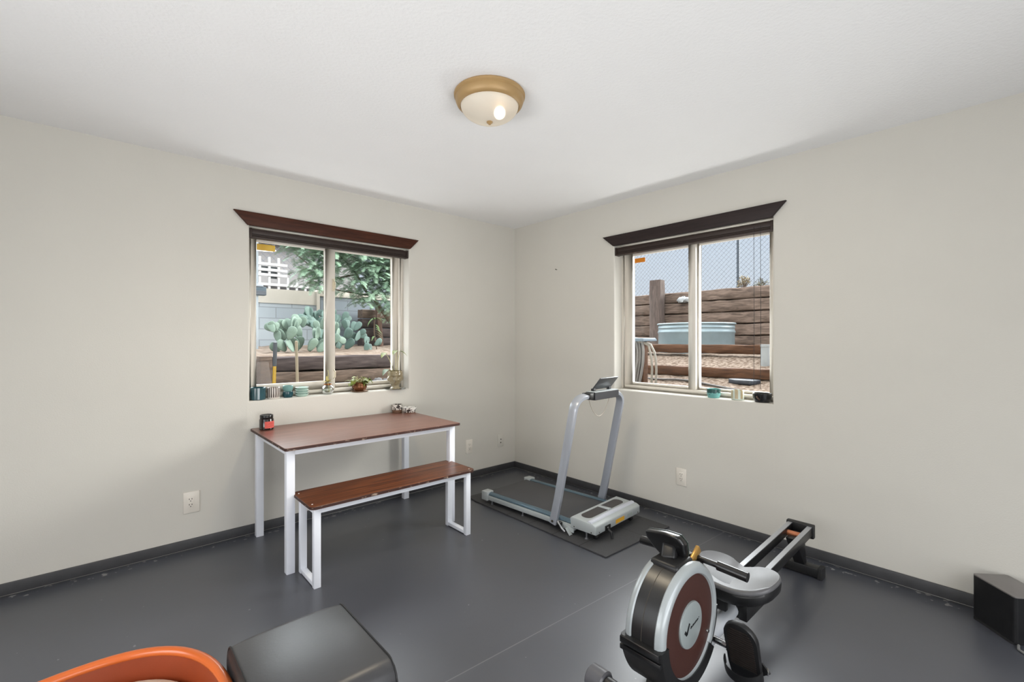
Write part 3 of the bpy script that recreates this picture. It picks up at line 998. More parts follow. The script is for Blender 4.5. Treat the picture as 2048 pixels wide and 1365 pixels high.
lg.tube([(-0.054, 0.012, 0.040), (-0.066, 0.010, 0.036), (-0.067, 0.0, 0.028), (-0.056, -0.004, 0.020)], 0.005, n=8)
obj('lug', lg, M('bronze_lug', (92, 72, 60), rough=0.3, metal=0.4), t)

# ------------------------------------------------------------------ exercise mat under the treadmill
def mat_material():
    m, nt, p = base_mat('black_rubber_mat')
    tcn = nt.nodes.new('ShaderNodeTexCoord')
    s_ = nt.nodes.new('ShaderNodeSeparateXYZ')
    nt.links.new(tcn.outputs['Object'], s_.inputs[0])
    no = nt.nodes.new('ShaderNodeTexNoise')
    no.inputs['Scale'].default_value = 160
    nt.links.new(tcn.outputs['Object'], no.inputs[0])
    r = nt.nodes.new('ShaderNodeValToRGB')
    r.color_ramp.elements[0].color = (*lin((44, 44, 45)), 1)
    r.color_ramp.elements[1].color = (*lin((66, 66, 68)), 1)
    nt.links.new(no.outputs[0], r.inputs[0])
    fy = math_node(nt, 'MULTIPLY', s_.outputs['Y'], 1 / 0.23)
    fy = math_node(nt, 'FRACT', fy)
    ly = math_node(nt, 'LESS_THAN', fy, 0.018)
    ax = math_node(nt, 'SUBTRACT', s_.outputs['X'], 0.06)
    ax = math_node(nt, 'ABSOLUTE', ax)
    lx = math_node(nt, 'LESS_THAN', ax, 0.002)
    l_ = math_node(nt, 'MAXIMUM', lx, ly)
    c = mixcol(nt, l_, r.outputs[0], tuple(lin((24, 24, 24))))
    nt.links.new(c, p.inputs['Base Color'])
    p.inputs['Roughness'].default_value = 0.7
    b_ = nt.nodes.new('ShaderNodeBump')
    b_.inputs['Strength'].default_value = 0.3
    b_.inputs['Distance'].default_value = 0.002
    nt.links.new(no.outputs[0], b_.inputs['Height'])
    nt.links.new(b_.outputs[0], p.inputs['Normal'])
    return m
mm = MB().prism([(-0.34, 0.74), (-0.36, 0.62), (-0.365, -0.66), (0.33, -0.685), (0.36, 0.72)], 0.0, 0.010)
o = obj('exercise_mat', mm, mat_material(), bevel=0.003)
o.location = (-0.548, -1.145, 0.0)
tag(o, 'black rubber floor mat lying under the treadmill', 'mat')
MZ = 0.010

# ------------------------------------------------------------------ treadmill (local: -y is forward, x to the wall)
t = thing('treadmill', 'slim silver walking treadmill with tall handlebar and tablet holder', 'treadmill', (-0.613, -0.575, MZ), 0.062)
t.scale = (1.08, 1.0, 1.0)
m_belt = M('treadmill_belt', (70, 70, 72), rough=0.55, namt=0.05, nscale=8, bump=0.15, bscale=300)
m_tsilver = M('treadmill_silver', (174, 180, 181), rough=0.38, metal=0.12, namt=0.02)
m_tblue = M('blue_grey_rail', (92, 112, 124), rough=0.22, metal=0.35, namt=0.04)
HL = -1.075
obj('belt', MB().box(-0.200, 0.200, -0.90, -0.018, 0.070, 0.078).tube([(-0.200, -0.030, 0.058), (0.200, -0.030, 0.058)], 0.019, n=14), m_belt, t, bevel=0.002)
obj('deck', MB().box(-0.198, 0.198, -0.92, -0.050, 0.050, 0.068), m_black, t)
for s_ in (-1, 1):
    a, b = sorted((s_ * 0.228, s_ * 0.252))
    obj('side_frame', MB().box(a, b, -0.90, -0.05, 0.032, 0.066), m_tsilver, t, bevel=0.003)
    p0, p1 = (s_ * 0.202, 0.079), (s_ * 0.246, 0.068)
    rail = MB().prism([(p0[0], 0.066), (p0[0], 0.082), (s_ * 0.222, 0.088), (s_ * 0.240, 0.082), (s_ * 0.246, 0.074), (s_ * 0.246, 0.068)], -0.90, -0.045, 'xz')
    obj('side_rail', rail, m_tblue, t, bevel=0.001)
    a, b = sorted((s_ * 0.198, s_ * 0.262))
    obj('end_cap', MB().box(a, b, -0.062, 0.004, 0.026, 0.094), m_tsilver, t, bevel=0.004)
hood = MB().prism([(-0.880, 0.054), (-0.872, 0.114), (-0.884, 0.126), (-1.000, 0.120), (-1.046, 0.118), (HL + 0.004, 0.108), (HL, 0.100), (HL, 0.054)], -0.262, 0.252, 'yz')
hoodo = obj('motor_hood', hood, m_tsilver, t, bevel=0.004, seg=2, smooth=25)
def hood_z(y):
    return 0.126 + (y + 0.884) / (-0.116) * (-0.006)
pts = rrect(-0.210, 0.206, -0.985, -0.905, 0.036, 7)
n = len(pts)
k = MB().add([(x, y, hood_z(y) + 0.0006) for x, y in pts] + [(x, y, hood_z(y) - 0.004) for x, y in pts],
             [tuple(range(n)), tuple(range(2 * n - 1, n - 1, -1))] + [(i, (i + 1) % n, (i + 1) % n + n, i + n) for i in range(n)])
obj('inset_panel', k, M('dark_grip_inset', (62, 58, 58), rough=0.45), hoodo)
obj('inset_divider', MB().prism([(0.000, -0.990), (0.030, -0.990), (0.022, -0.900), (-0.008, -0.900)], hood_z(-0.945) - 0.004, hood_z(-0.945) + 0.0045), m_tsilver, hoodo, bevel=0.001)
obj('ridge', MB().prism([(-1.004, 0.119), (-1.010, 0.1285), (-1.030, 0.1275), (-1.040, 0.116)], -0.255, 0.245, 'yz'), M('pale_ridge', (200, 204, 214), rough=0.3, metal=0.1), hoodo, bevel=0.002)
obj('warning_sticker', MB().box(-0.045, 0.055, HL - 0.0012, HL, 0.064, 0.090), m_yellow_tag, hoodo)
obj('rating_sticker', MB().box(0.095, 0.150, HL - 0.0012, HL, 0.072, 0.088), M('grey_sticker', (160, 168, 164), rough=0.4), hoodo)
obj('power_inlet', MB().box(-0.165, -0.110, HL - 0.006, HL + 0.004, 0.054, 0.086), m_black, hoodo, bevel=0.002)
obj('power_switch', MB().box(-0.150, -0.135, HL - 0.010, HL - 0.005, 0.066, 0.078), m_chrome, hoodo, bevel=0.001)
obj('plug', MB().tube([(-0.138, HL - 0.004, 0.058), (-0.138, HL - 0.030, 0.046), (-0.138, HL - 0.034, 0.006)], 0.008, n=10), m_black, t)
for u, z in ((-0.225, 0.064), (0.225, 0.064)):
    obj('screw', MB().lathe([(0, -0.0015), (0.004, -0.001), (0.0045, 0.0)], c=(u, HL, z), n=10, axis='y'), m_slot, hoodo)
for y, z in ((-0.905, 0.066), (-1.04, 0.064)):
    obj('screw', MB().lathe([(0, -0.0015), (0.004, -0.001), (0.0045, 0.0)], c=(-0.262, y, z), n=10, axis='x'), m_slot, hoodo)
for s_ in (-1, 1):
    obj('wheel', MB().lathe([(0, -0.010), (0.014, -0.010), (0.019, -0.006), (0.019, 0.006), (0.014, 0.010), (0, 0.010)], c=(s_ * 0.20, HL + 0.045, 0.0195), n=20, axis='x'), m_black, t)
    obj('foot', MB().lathe([(0, 0), (0.011, 0), (0.011, 0.006), (0.006, 0.010), (0.006, 0.060), (0, 0.060)], c=(s_ * 0.236, -0.985, 0), n=14), m_steel, t)
    obj('foot', MB().lathe([(0, 0), (0.010, 0), (0.010, 0.006), (0.005, 0.009), (0.005, 0.034), (0, 0.034)], c=(s_ * 0.236, -0.42, 0), n=14), m_steel, t)
    obj('foot', MB().lathe([(0, 0), (0.010, 0), (0.010, 0.006), (0.005, 0.009), (0.005, 0.034), (0, 0.034)], c=(s_ * 0.236, -0.09, 0), n=14), m_steel, t)
# handlebar: one continuous bent flat tube
UPX, UB, UT, UH = 0.268, -0.735, -0.915, 0.912
def upright(s_):
    pts = [(s_ * UPX, UB, 0.042)]
    zc = UH - 0.085
    for k in range(1, 5):
        f_ = k / 4
        pts.append((s_ * UPX, UB + (UT + 0.012 - UB) * f_, 0.012 + (zc - 0.012) * f_))
    for k in range(1, 8):
        a = PI / 2 * k / 7
        pts.append((s_ * (UPX - 0.10 * (1 - math.cos(a))), UT + 0.012 * (1 - math.sin(a)), zc + 0.085 * math.sin(a)))
    pts.append((s_ * 0.06, UT, UH))
    return pts
fwd = Vector((0, UT - UB, UH)).normalized()
side = Vector((0, -fwd.z, fwd.y))
m_up = M('handlebar_silver', (168, 172, 180), rough=0.3, metal=0.35, namt=0.02)
for s_ in (-1, 1):
    h = MB().flat_tube(upright(s_), 0.056, 0.026, (0, -0.98, -0.2))
    ho = obj('upright', h, m_up, t)
    obj('bolt', MB().lathe([(0, -0.004), (0.008, -0.004), (0.009, 0.0)], c=(s_ * UPX - (0.0145 if s_ < 0 else -0.0145), UB - 0.004, 0.062), n=12, axis='x'), m_slot, ho)
    obj('pivot_bracket', MB().obox((s_ * 0.250, UB - 0.02, 0.048), (s_ * 0.250, UB - 0.16, 0.030), 0.010, 0.030), m_tsilver, t, bevel=0.002)
    k = MB().lathe([(0, -0.012), (0.016, -0.010), (0.018, 0.0), (0.014, 0.010), (0, 0.012)], c=(s_ * 0.272, UB - 0.060, 0.058), n=16, axis='x')
    obj('lock_knob', k, m_black_gloss, t)
obj('kickstand', MB().obox((-0.262, -0.845, 0.042), (-0.262, -0.880, 0.002), 0.006, 0.030, (1, 0, 0)), m_tsilver, t, bevel=0.002)
lk = MB().tube([(-0.284, UB - 0.052, 0.075), (-0.288, UB - 0.070, 0.060), (-0.284, UB - 0.085, 0.040), (-0.280, UB - 0.110, 0.020)], 0.006, n=8)
obj('lock_lever', lk, m_chrome, t)
CZ = UH
con = MB().box(-0.105, 0.175, UT - 0.040, UT + 0.040, CZ - 0.030, CZ + 0.022)
cono = obj('console', con, M('dark_grey_console', (36, 36, 40), rough=0.55, namt=0.05, spec=0.3), t, bevel=0.003, smooth=20)
obj('console_trim', MB().box(-0.100, 0.170, UT - 0.036, UT + 0.036, CZ + 0.022, CZ + 0.026), m_tsilver, cono, bevel=0.001)
obj('clamp', MB().box(-0.150, -0.100, UT - 0.034, UT + 0.034, CZ - 0.022, CZ + 0.020), m_black, t, bevel=0.004)
tb = MB().obox((0.045, UT + 0.022, CZ + 0.034), (0.045, UT - 0.085, CZ + 0.135), 0.210, 0.008, (1, 0, 0))
# plate as an explicit slab leaning back over the console
sl = MB()
y0, z0, y1, z1 = UT + 0.018, CZ + 0.036, UT - 0.050, CZ + 0.118
ny, nz = (z1 - z0), -(y1 - y0)
ln_ = math.hypot(ny, nz)
ny, nz = ny / ln_ * 0.004, nz / ln_ * 0.004
sl.add([(-0.060, y0 - ny, z0 - nz), (0.150, y0 - ny, z0 - nz), (0.150, y1 - ny, z1 - nz), (-0.060, y1 - ny, z1 - nz),
        (-0.060, y0 + ny, z0 + nz), (0.150, y0 + ny, z0 + nz), (0.150, y1 + ny, z1 + nz), (-0.060, y1 + ny, z1 + nz)],
       [(0, 3, 2, 1), (4, 5, 6, 7), (0, 1, 5, 4), (1, 2, 6, 5), (2, 3, 7, 6), (3, 0, 4, 7)])
obj('tablet_holder', sl, M('dark_tablet_plate', (62, 64, 66), rough=0.35), cono, bevel=0.002)
for u in (-0.045, 0.135):
    obj('holder_hinge', MB().box(u - 0.012, u + 0.012, y0 - 0.012, y0 + 0.012, CZ + 0.025, CZ + 0.042), m_black, cono, bevel=0.002)
pts = []
for k in range(15):
    s_ = k / 14
    pts.append((-0.080 + 0.240 * s_, UT + 0.030, CZ - 0.030 - 0.130 * (1 - (2 * s_ - 1) ** 2) ** 0.85))
obj('safety_cord', MB().tube(pts, 0.0022, n=6), M('pale_cord', (172, 162, 148), rough=0.6), cono)

# ------------------------------------------------------------------ rowing machine (world-aligned, rail along x)
RX, RY = -1.0, -2.632
t = thing('rowing_machine', 'black magnetic rowing machine with silver-rimmed flywheel and contoured seat', 'rowing machine', (RX, RY, 0))
def rel(p): return (p[0] - RX, p[1] - RY, p[2])
def RM(): return MB()
m_rail = M('rail_top_aluminium', (176, 178, 182), rough=0.32, metal=0.5, namt=0.03)
rA, rB = (-0.245, 0.268), (-1.18, 0.238)
for s_ in (-1, 1):
    y = RY + s_ * 0.048
    ro = obj('rail', MB().obox(rel((rA[0], y, rA[1] - 0.022)), rel((rB[0], y, rB[1] - 0.022)), 0.026, 0.046), m_black_metal, t, bevel=0.003)
    obj('rail_track', MB().obox(rel((rA[0] - 0.004, y, rA[1] + 0.0015)), rel((rB[0], y, rB[1] + 0.0015)), 0.022, 0.004), m_rail, ro)
obj('rail_end_cap', MB().box(rA[0] - 0.004 - RX, rA[0] + 0.028 - RX, -0.068, 0.068, 0.205, 0.280), m_black, t, bevel=0.006, seg=3)
obj('end_stop', MB().tube([rel((-0.33, RY - 0.036, 0.238)), rel((-0.33, RY + 0.036, 0.238))], 0.016, n=14), M('copper_orange_stop', (180, 112, 76), rough=0.4, metal=0.3), t)
obj('rear_bracket', MB().prism([(-0.40 - RX, 0.235), (-0.255 - RX, 0.235), (-0.215 - RX, 0.05), (-0.255 - RX, 0.05)], -0.026, 0.026, 'xz'), m_black_metal, t, bevel=0.004)
rf = obj('rear_foot', MB().box(-0.262 - RX, -0.205 - RX, -0.100, 0.085, 0.006, 0.058), m_black_metal, t, bevel=0.006)
for s_ in (-0.100, 0.085):
    obj('foot_cap', MB().box(-0.266 - RX, -0.201 - RX, s_ - 0.012, s_ + 0.012, 0.0, 0.062), m_rubber, rf, bevel=0.005)
# cross tie between the rails
obj('cross_tie', MB().box(-0.90 - RX, -0.86 - RX, -0.036, 0.036, 0.205, 0.225), m_black_metal, t)
obj('cross_tie', MB().box(-1.18 - RX, -1.14 - RX, -0.036, 0.036, 0.195, 0.220), m_black_metal, t)

# contoured seat
def seat_mesh(part):
    cx, cy = -1.195, -2.662
    mb = MB()
    nr, na = 9, 56
    def outline(a):
        # seat is wider across (y) than along (x), waisted at the front
        c, s = math.cos(a), math.sin(a)
        ex = 0.125 * math.copysign(abs(c) ** 0.75, c)
        ey = 0.158 * math.copysign(abs(s) ** 0.75, s)
        if c > 0:
            ex *= 1.0 - 0.22 * math.exp(-(ey / 0.05) ** 2)
        return ex, ey
    def ztop(x, y):
        return 0.325 + 0.032 * (abs(y) / 0.158) ** 2.2 + 0.016 * max(0.0, x / 0.125) ** 2 - 0.010 * math.exp(-(y / 0.03) ** 2) * (0.5 + 0.5 * x / 0.125)
    rings = []
    for k in range(nr):
        s_ = 0.02 + 0.98 * (k / (nr - 1))
        rings.append([(s_ * ex, s_ * ey, ztop(s_ * ex, s_ * ey)) for ex, ey in (outline(2 * PI * i / na) for i in range(na))])
    if part == 'pad':
        for off, dz in ((1.030, -0.006), (1.040, -0.014), (1.02, -0.020)):
            rings.append([(off * ex, off * ey, ztop(ex, ey) + dz) for ex, ey in (outline(2 * PI * i / na) for i in range(na))])
    else:
        rings = []
        for off, dz in ((0.90, -0.012), (1.036, -0.016), (1.044, -0.026), (1.03, -0.048), (0.97, -0.062)):
            rings.append([(off * ex, off * ey, ztop(ex, ey) + dz) for ex, ey in (outline(2 * PI * i / na) for i in range(na))])
        rings.append([(0.6 * ex, 0.6 * ey, 0.276) for ex, ey in (outline(2 * PI * i / na) for i in range(na))])
    for r_ in rings:
        mb.v += [(cx - RX + x, cy - RY + y, z) for x, y, z in r_]
    for k in range(len(rings) - 1):
        for i in range(na):
            a = k * na + i
            b = k * na + (i + 1) % na
            mb.f.append((a, b, b + na, a + na))
    mb.f.append(tuple(range(na)))
    mb.f.append(tuple(reversed([(len(rings) - 1) * na + i for i in range(na)])))
    return mb
seato = obj('seat', seat_mesh('pad'), M('seat_top_sheen_grey', (84, 84, 86), rough=0.38, namt=0.04, bump=0.06, bscale=220), t, smooth=70)  # lighter grey paints the sheen on the seat top into its colour
obj('seat_shell', seat_mesh('shell'), m_black, seato, smooth=70)
cb = MB().box(-1.275 - RX, -1.115 - RX, -0.075, 0.055, 0.245, 0.282)
cbo = obj('seat_carriage', cb, m_black, t, bevel=0.005)
for y in (0.050, -0.112):
    obj('carriage_side_plate', MB().box(-1.285 - RX, -1.105 - RX, y, y + 0.032, 0.200, 0.262), m_black, cbo, bevel=0.003)
obj('carriage_stripe', MB().box(-1.2768 - RX, -1.2748 - RX, -0.058, -0.022, 0.250, 0.263), m_orange_tag, cbo)
obj('carriage_stripe', MB().box(-1.2768 - RX, -1.2748 - RX, -0.074, -0.058, 0.250, 0.263), m_white_tag, cbo)
obj('carriage_front', MB().box(-1.284 - RX, -1.262 - RX, -0.030, 0.082, 0.205, 0.262), m_black, cbo, bevel=0.003)

# lower main beam with dark sleeve
obj('main_beam', MB().tube([rel((-1.05, RY, 0.180)), rel((-1.20, RY, 0.150)), rel((-1.48, RY, 0.118))], 0.030, n=16, sq=1.15), M('pearl_grey_beam', (196, 200, 206), rough=0.3, metal=0.2), t)
obj('beam_sleeve', MB().obox(rel((-0.95, RY, 0.206)), rel((-1.16, RY, 0.162)), 0.070, 0.078), m_black_metal, t, bevel=0.006)
obj('sleeve_sticker', MB().obox(rel((-1.085, RY - 0.0358, 0.178)), rel((-1.135, RY - 0.0358, 0.168)), 0.001, 0.034), M('grey_label', (150, 152, 152), rough=0.5), t)

# flywheel housing: axis along y
FC = (-1.645, RY, 0.322)
R0, HW = 0.203, 0.068
fcl = rel(FC)
shell = [(0.168, -HW + 0.006), (0.172, -HW), (0.184, -HW - 0.003), (0.195, -HW + 0.002), (0.202, -HW + 0.012), (R0, -HW + 0.024),
         (R0 - 0.002, -HW + 0.028), (R0 - 0.002, -0.030)]
m_rim = M('pearl_silver_rim', (156, 162, 164), rough=0.28, metal=0.15, namt=0.02)
for s_ in (1, -1):
    prof = [(r_, s_ * h) for r_, h in [(0.166, -HW + 0.006), (0.170, -HW - 0.001), (0.182, -HW - 0.004), (0.194, -HW + 0.001), (0.2015, -HW + 0.010), (R0, -HW + 0.022), (0.199, -HW + 0.026), (0.17, -HW + 0.026)]]
    obj('rim_shell', MB().lathe(prof, c=fcl, n=96, axis='y'), m_rim, t)
    prof = [(r_, s_ * h) for r_, h in [(0.0, -HW + 0.010), (0.070, -HW + 0.010), (0.082, -HW + 0.004), (0.100, -HW + 0.003), (0.140, -HW + 0.004), (0.168, -HW + 0.006)]]
    m_face = M('oxblood_face_panel', (58, 30, 24), rough=0.5, namt=0.12, nscale=200) if s_ == 1 else m_face
    obj('face_panel', MB().lathe(prof, c=fcl, n=72, axis='y'), m_face, t)
    prof = [(r_, s_ * h) for r_, h in [(0.0, -HW - 0.001), (0.070, -HW - 0.001), (0.076, -HW + 0.001), (0.078, -HW + 0.006), (0.078, -HW + 0.012)]]
    ho = obj('hub_disc', MB().lathe(prof, c=fcl, n=64, axis='y'), M('satin_grey_hub', (150, 158, 158), rough=0.35, metal=0.3) if s_ == 1 else m_rim, t)
    if s_ == 1:
        hub = ho
# the dark tread between the two shells
obj('housing_band', MB().lathe([(0.165, -0.045), (0.1985, -0.045), (0.1985, 0.045), (0.165, 0.045)], c=fcl, n=96, axis='y'), M('satin_black_band', (18, 18, 19), rough=0.36, namt=0.1, spec=0.8), t)
obj('band_seam', MB().lathe([(0.1975, 0.004), (0.1990, 0.004), (0.1990, 0.006), (0.1975, 0.006)], c=fcl, n=96, axis='y'), m_slot, t)
# check mark and small lettering strokes on the hub
yl = fcl[1] - HW - 0.0018
lg = MB()
def bar(ax, az, bx, bz, wd):
    lg.obox((fcl[0] + ax, yl, fcl[2] + az), (fcl[0] + bx, yl, fcl[2] + bz), 0.0012, wd)
bar(-0.050, -0.004, -0.036, -0.018, 0.010)
bar(-0.038, -0.018, -0.018, 0.014, 0.008)
xk = -0.010
for hgt, kind in ((0.008, 2), (0.006, 1), (0.007, 2), (0.006, 1), (0.006, 2), (0.007, 1), (0.006, 2), (0.006, 1)):
    zb = -0.008 + (xk + 0.01) * 0.22
    bar(xk, zb, xk + 0.0022, zb + hgt, 0.0024)
    if kind == 2:
        bar(xk + 0.0030, zb + 0.0008, xk + 0.0050, zb + hgt, 0.0022)
    bar(xk + 0.0010, zb + hgt * 0.5, xk + 0.0055, zb + hgt * 0.55, 0.0022)
    xk += 0.0070
bar(xk, 0.010, xk + 0.004, 0.010, 0.002)
obj('emblem', lg, M('black_print', (18, 20, 22), rough=0.5), hub)
# lower front shroud wrapping the wheel
def sector(a0_, a1_, r0, r1, y0, y1, n=28):
    return MB().lathe([(r0, y0), (r1 - 0.006, y0), (r1, y0 + 0.008), (r1, y1 - 0.008), (r1 - 0.006, y1), (r0, y1)], c=fcl, n=n, axis='y', a0=a0_, a1=a1_)
sh = sector(math.radians(181), math.radians(318), 0.166, 0.214, -HW - 0.008, HW + 0.008, 40)
sho = obj('front_shroud', sh, m_black, t)
obj('shroud_step', MB().box(fcl[0] - 0.222, fcl[0] - 0.196, -HW - 0.002, HW + 0.004, fcl[2] - 0.026, fcl[2] - 0.004), m_black_gloss, sho, bevel=0.003)
obj('shroud_step', MB().box(fcl[0] - 0.219, fcl[0] - 0.196, -HW - 0.006, HW + 0.006, fcl[2] - 0.050, fcl[2] - 0.033), m_black_gloss, sho, bevel=0.003)
obj('rear_shroud', sector(math.radians(-42), math.radians(-4), 0.170, 0.222, -HW + 0.006, HW - 0.006, 14), m_black, t)
obj('face_screw', MB().lathe([(0, -0.005), (0.006, -0.004), (0.007, 0.002)], c=(fcl[0] + 0.120, fcl[1] - HW, fcl[2] - 0.070), n=14, axis='y'), m_chrome, t)
# base post and front stabiliser
obj('base_post', MB().prism([(fcl[0] - 0.10, 0.140), (fcl[0] + 0.10, 0.140), (fcl[0] + 0.05, 0.045), (fcl[0] - 0.14, 0.045)], -0.045, 0.045, 'xz'), m_black_metal, t, bevel=0.006)
fs = obj('front_foot', MB().tube([rel((-1.785, -2.860, 0.046)), rel((-1.785, -2.430, 0.046))], 0.030, n=18), m_black_metal, t)
for y in (-2.868, -2.412):
    obj('foot_cap', MB().lathe([(0, -0.036), (0.038, -0.036), (0.044, -0.030), (0.044, 0.030), (0.038, 0.036), (0, 0.036)], c=rel((-1.785, y, 0.0445)), n=28, axis='y'), M('satin_grey_cap', (84, 84, 88), rough=0.3) if y < -2.5 else bpy.data.materials['satin_grey_cap'], fs)
# console on a neck
obj('console_neck', MB().obox(rel((-1.640, RY + 0.012, 0.500)), rel((-1.585, RY + 0.035, 0.545)), 0.085, 0.050, (0, 1, 0)), m_black, t, bevel=0.010, seg=3)
obj('neck_base', MB().box(-1.705 - RX, -1.585 - RX, -0.046, 0.058, 0.486, 0.530), m_black, t, bevel=0.012, seg=3)
cpoly = [(-0.020, 0.500), (0.070, 0.500), (0.100, 0.530), (0.122, 0.562), (0.122, 0.588), (0.040, 0.604), (-0.012, 0.604), (-0.032, 0.580), (-0.030, 0.545)]
def console_slab(x_bot, x_top, th):
    mb = MB()
    z0, z1 = 0.500, 0.604
    vs_ = []
    for dx in (-th / 2, th / 2):
        for y, z in cpoly:
            f_ = (z - z0) / (z1 - z0)
            vs_.append((x_bot + (x_top - x_bot) * f_ + dx - RX, y, z))
    n = len(cpoly)
    return mb.add(vs_, [tuple(range(n)), tuple(range(2 * n - 1, n - 1, -1))] + [(i, (i + 1) % n, (i + 1) % n + n, i + n) for i in range(n)])
con = obj('console', console_slab(-1.590, -1.625, 0.034), m_black_gloss, t, bevel=0.010, seg=4)
obj('display', console_slab(-1.5715, -1.6065, 0.002), M('lcd_grey', (84, 92, 88), rough=0.2), con)
con.scale = (1, 1, 1)
# pull handle in its cradle
obj('handle_cradle', MB().box(-1.575 - RX, -1.525 - RX, -0.055, 0.010, 0.440, 0.500), m_black_gloss, t, bevel=0.006)
obj('cradle_hook', MB().obox(rel((-1.560, RY - 0.025, 0.495)), rel((-1.505, RY - 0.025, 0.530)), 0.030, 0.014, (0, 1, 0)), M('brass_hook', (170, 132, 70), rough=0.3, metal=0.5), t, bevel=0.003)
hpts = [rel((-1.515, -2.425, 0.488)), rel((-1.520, -2.52, 0.497)), rel((-1.525, -2.620, 0.503)), rel((-1.522, -2.72, 0.500)), rel((-1.520, -2.836, 0.494))]
hdl = obj('handle', MB().tube(hpts, 0.0105, n=14), m_black_gloss, t)
obj('grip', MB().tube([rel((-1.515, -2.425, 0.488)), rel((-1.519, -2.505, 0.4965))], 0.0165, n=16), m_black_gloss, hdl)
obj('grip', MB().tube([rel((-1.5215, -2.735, 0.4992)), rel((-1.520, -2.836, 0.494))], 0.0165, n=16), m_black_gloss, hdl)
obj('pull_strap', MB().obox(rel((-1.525, RY, 0.495)), rel((-1.50, RY, 0.40)), 0.026, 0.004, (0, 1, 0)), m_black, t)
# pedals on an axle through the rear of the housing
obj('pedal_axle', MB().tube([rel((-1.450, -2.738, 0.185)), rel((-1.450, -2.526, 0.185))], 0.012, n=14), m_chrome, t)
m_tread = M('dark_brown_tread', (42, 35, 32), rough=0.55, namt=0.15)
for s_, yc in ((-1, -2.792), (1, -2.472)):
    yc -= RY
    top_y, bot = 0.300, 0.030
    def pz(v, h):   # v runs up the plate, h is height off the plate
        bx, bz = -1.395 - RX, bot
        dx, dz = -0.090, 0.275
        l_ = math.hypot(dx, dz)
        dx, dz = dx / l_, dz / l_
        return (bx + dx * v - dz * h, bz + dz * v + dx * h)
    out = []
    Lp, Wp = 0.290, 0.058
    for k in range(13):
        a = PI * k / 12
        out.append((Wp * math.cos(a), Lp - 0.065 + 0.065 * math.sin(a)))
    out += [(-Wp * 0.98, 0.10), (-Wp * 0.80, 0.02), (-Wp * 0.55, 0.0), (Wp * 0.55, 0.0), (Wp * 0.80, 0.02), (Wp * 0.98, 0.10)]
    mb = MB()
    vs_ = []
    for h in (-0.011, 0.011):
        for a, v in out:
            x, z = pz(v, h)
            vs_.append((x, yc + a, z))
    n = len(out)
    mb.add(vs_, [tuple(range(n)), tuple(range(2 * n - 1, n - 1, -1))] + [(i, (i + 1) % n, (i + 1) % n + n, i + n) for i in range(n)])
    po = obj('pedal', mb, m_black, t, bevel=0.004)
    tr = MB()
    for q in range(17):
        v = 0.105 + q * 0.0098
        hw = Wp - 0.014 if v < Lp - 0.075 else (Wp - 0.014) * max(0.25, math.sqrt(max(0.0, 1 - ((v - Lp + 0.075) / 0.062) ** 2)))
        for hh in (0.0118, -0.0118):
            x0, z0 = pz(v, hh)
            x1, z1 = pz(v + 0.0048, hh)
            d = (pz(v, hh * 1.18)[0] - x0, pz(v, hh * 1.18)[1] - z0)
            tr.add([(x0, yc - hw, z0), (x0, yc + hw, z0), (x1, yc + hw, z1), (x1, yc - hw, z1),
                    (x0 + d[0], yc - hw, z0 + d[1]), (x0 + d[0], yc + hw, z0 + d[1]), (x1 + d[0], yc + hw, z1 + d[1]), (x1 + d[0], yc - hw, z1 + d[1])],
                   [(0, 1, 2, 3), (4, 5, 6, 7), (0, 1, 5, 4), (1, 2, 6, 5), (2, 3, 7, 6), (3, 0, 4, 7)])
    obj('tread', tr, m_tread, po)
    stp = []
    for k in range(17):
        a = PI * k / 16
        x, z = pz(0.110, 0.013 + 0.055 * math.sin(a))
        stp.append((x, yc + (Wp + 0.006) * math.cos(a), z))
    # strap passes over the foot side and under the sole
    x, z = pz(0.092, -0.016)
    xb, zb = pz(0.060, -0.016)
    sp = MB().flat_tube([(x, yc - Wp - 0.006, z + 0.02), (x, yc - Wp * 0.5, z - 0.008), (x, yc, z - 0.018), (x, yc + Wp * 0.5, z - 0.004), (x, yc + Wp + 0.006, z + 0.03)], 0.006, 0.040, (-1, 0, -0.3))
    obj('foot_strap', sp, m_black, po)
    sp2 = MB().flat_tube(stp, 0.040, 0.004, (-0.31, 0, 0.95))
    obj('foot_strap', sp2, m_black, po)
    obj('strap_buckle', MB().tube([(x + 0.004, yc - s_ * 0 - Wp - 0.008, z + 0.02), (x - 0.006, yc - Wp - 0.014, z + 0.012), (x - 0.004, yc - Wp - 0.012, z)], 0.003, n=8), m_chrome, po)

# ------------------------------------------------------------------ black ottoman
t = thing('ottoman', 'black leather ottoman with rolled ends in the lower left foreground', 'ottoman', (-2.694, -2.052, 0))
m_leather = M('black_leather_lit', (58, 58, 60), rough=0.36, namt=0.05, bump=0.12, bscale=120, bdist=0.0015)  # lighter copy of the leather, with the sheen on top painted in
m_side_l = M('black_leather_shaded', (20, 20, 21), rough=0.5, namt=0.1, bump=0.1, bscale=120)  # darker copy of the same leather, shade of the sides painted in
OW, OL, OT, OB = 0.166, 0.225, 0.382, 0.255
prof = []
r_ = 0.052
for a in range(0, 10):
    t_ = PI * a / 9 - PI / 2
    prof.append((OL - r_ + r_ * math.cos(t_), OB + 0.064 + 0.064 * math.sin(t_)))
for a in range(0, 10):
    t_ = PI / 2 + PI * a / 9
    prof.append((-OL + r_ + r_ * math.cos(t_), OB + 0.064 + 0.064 * math.sin(t_)))
cush = MB()
n = len(prof)
cols = 13
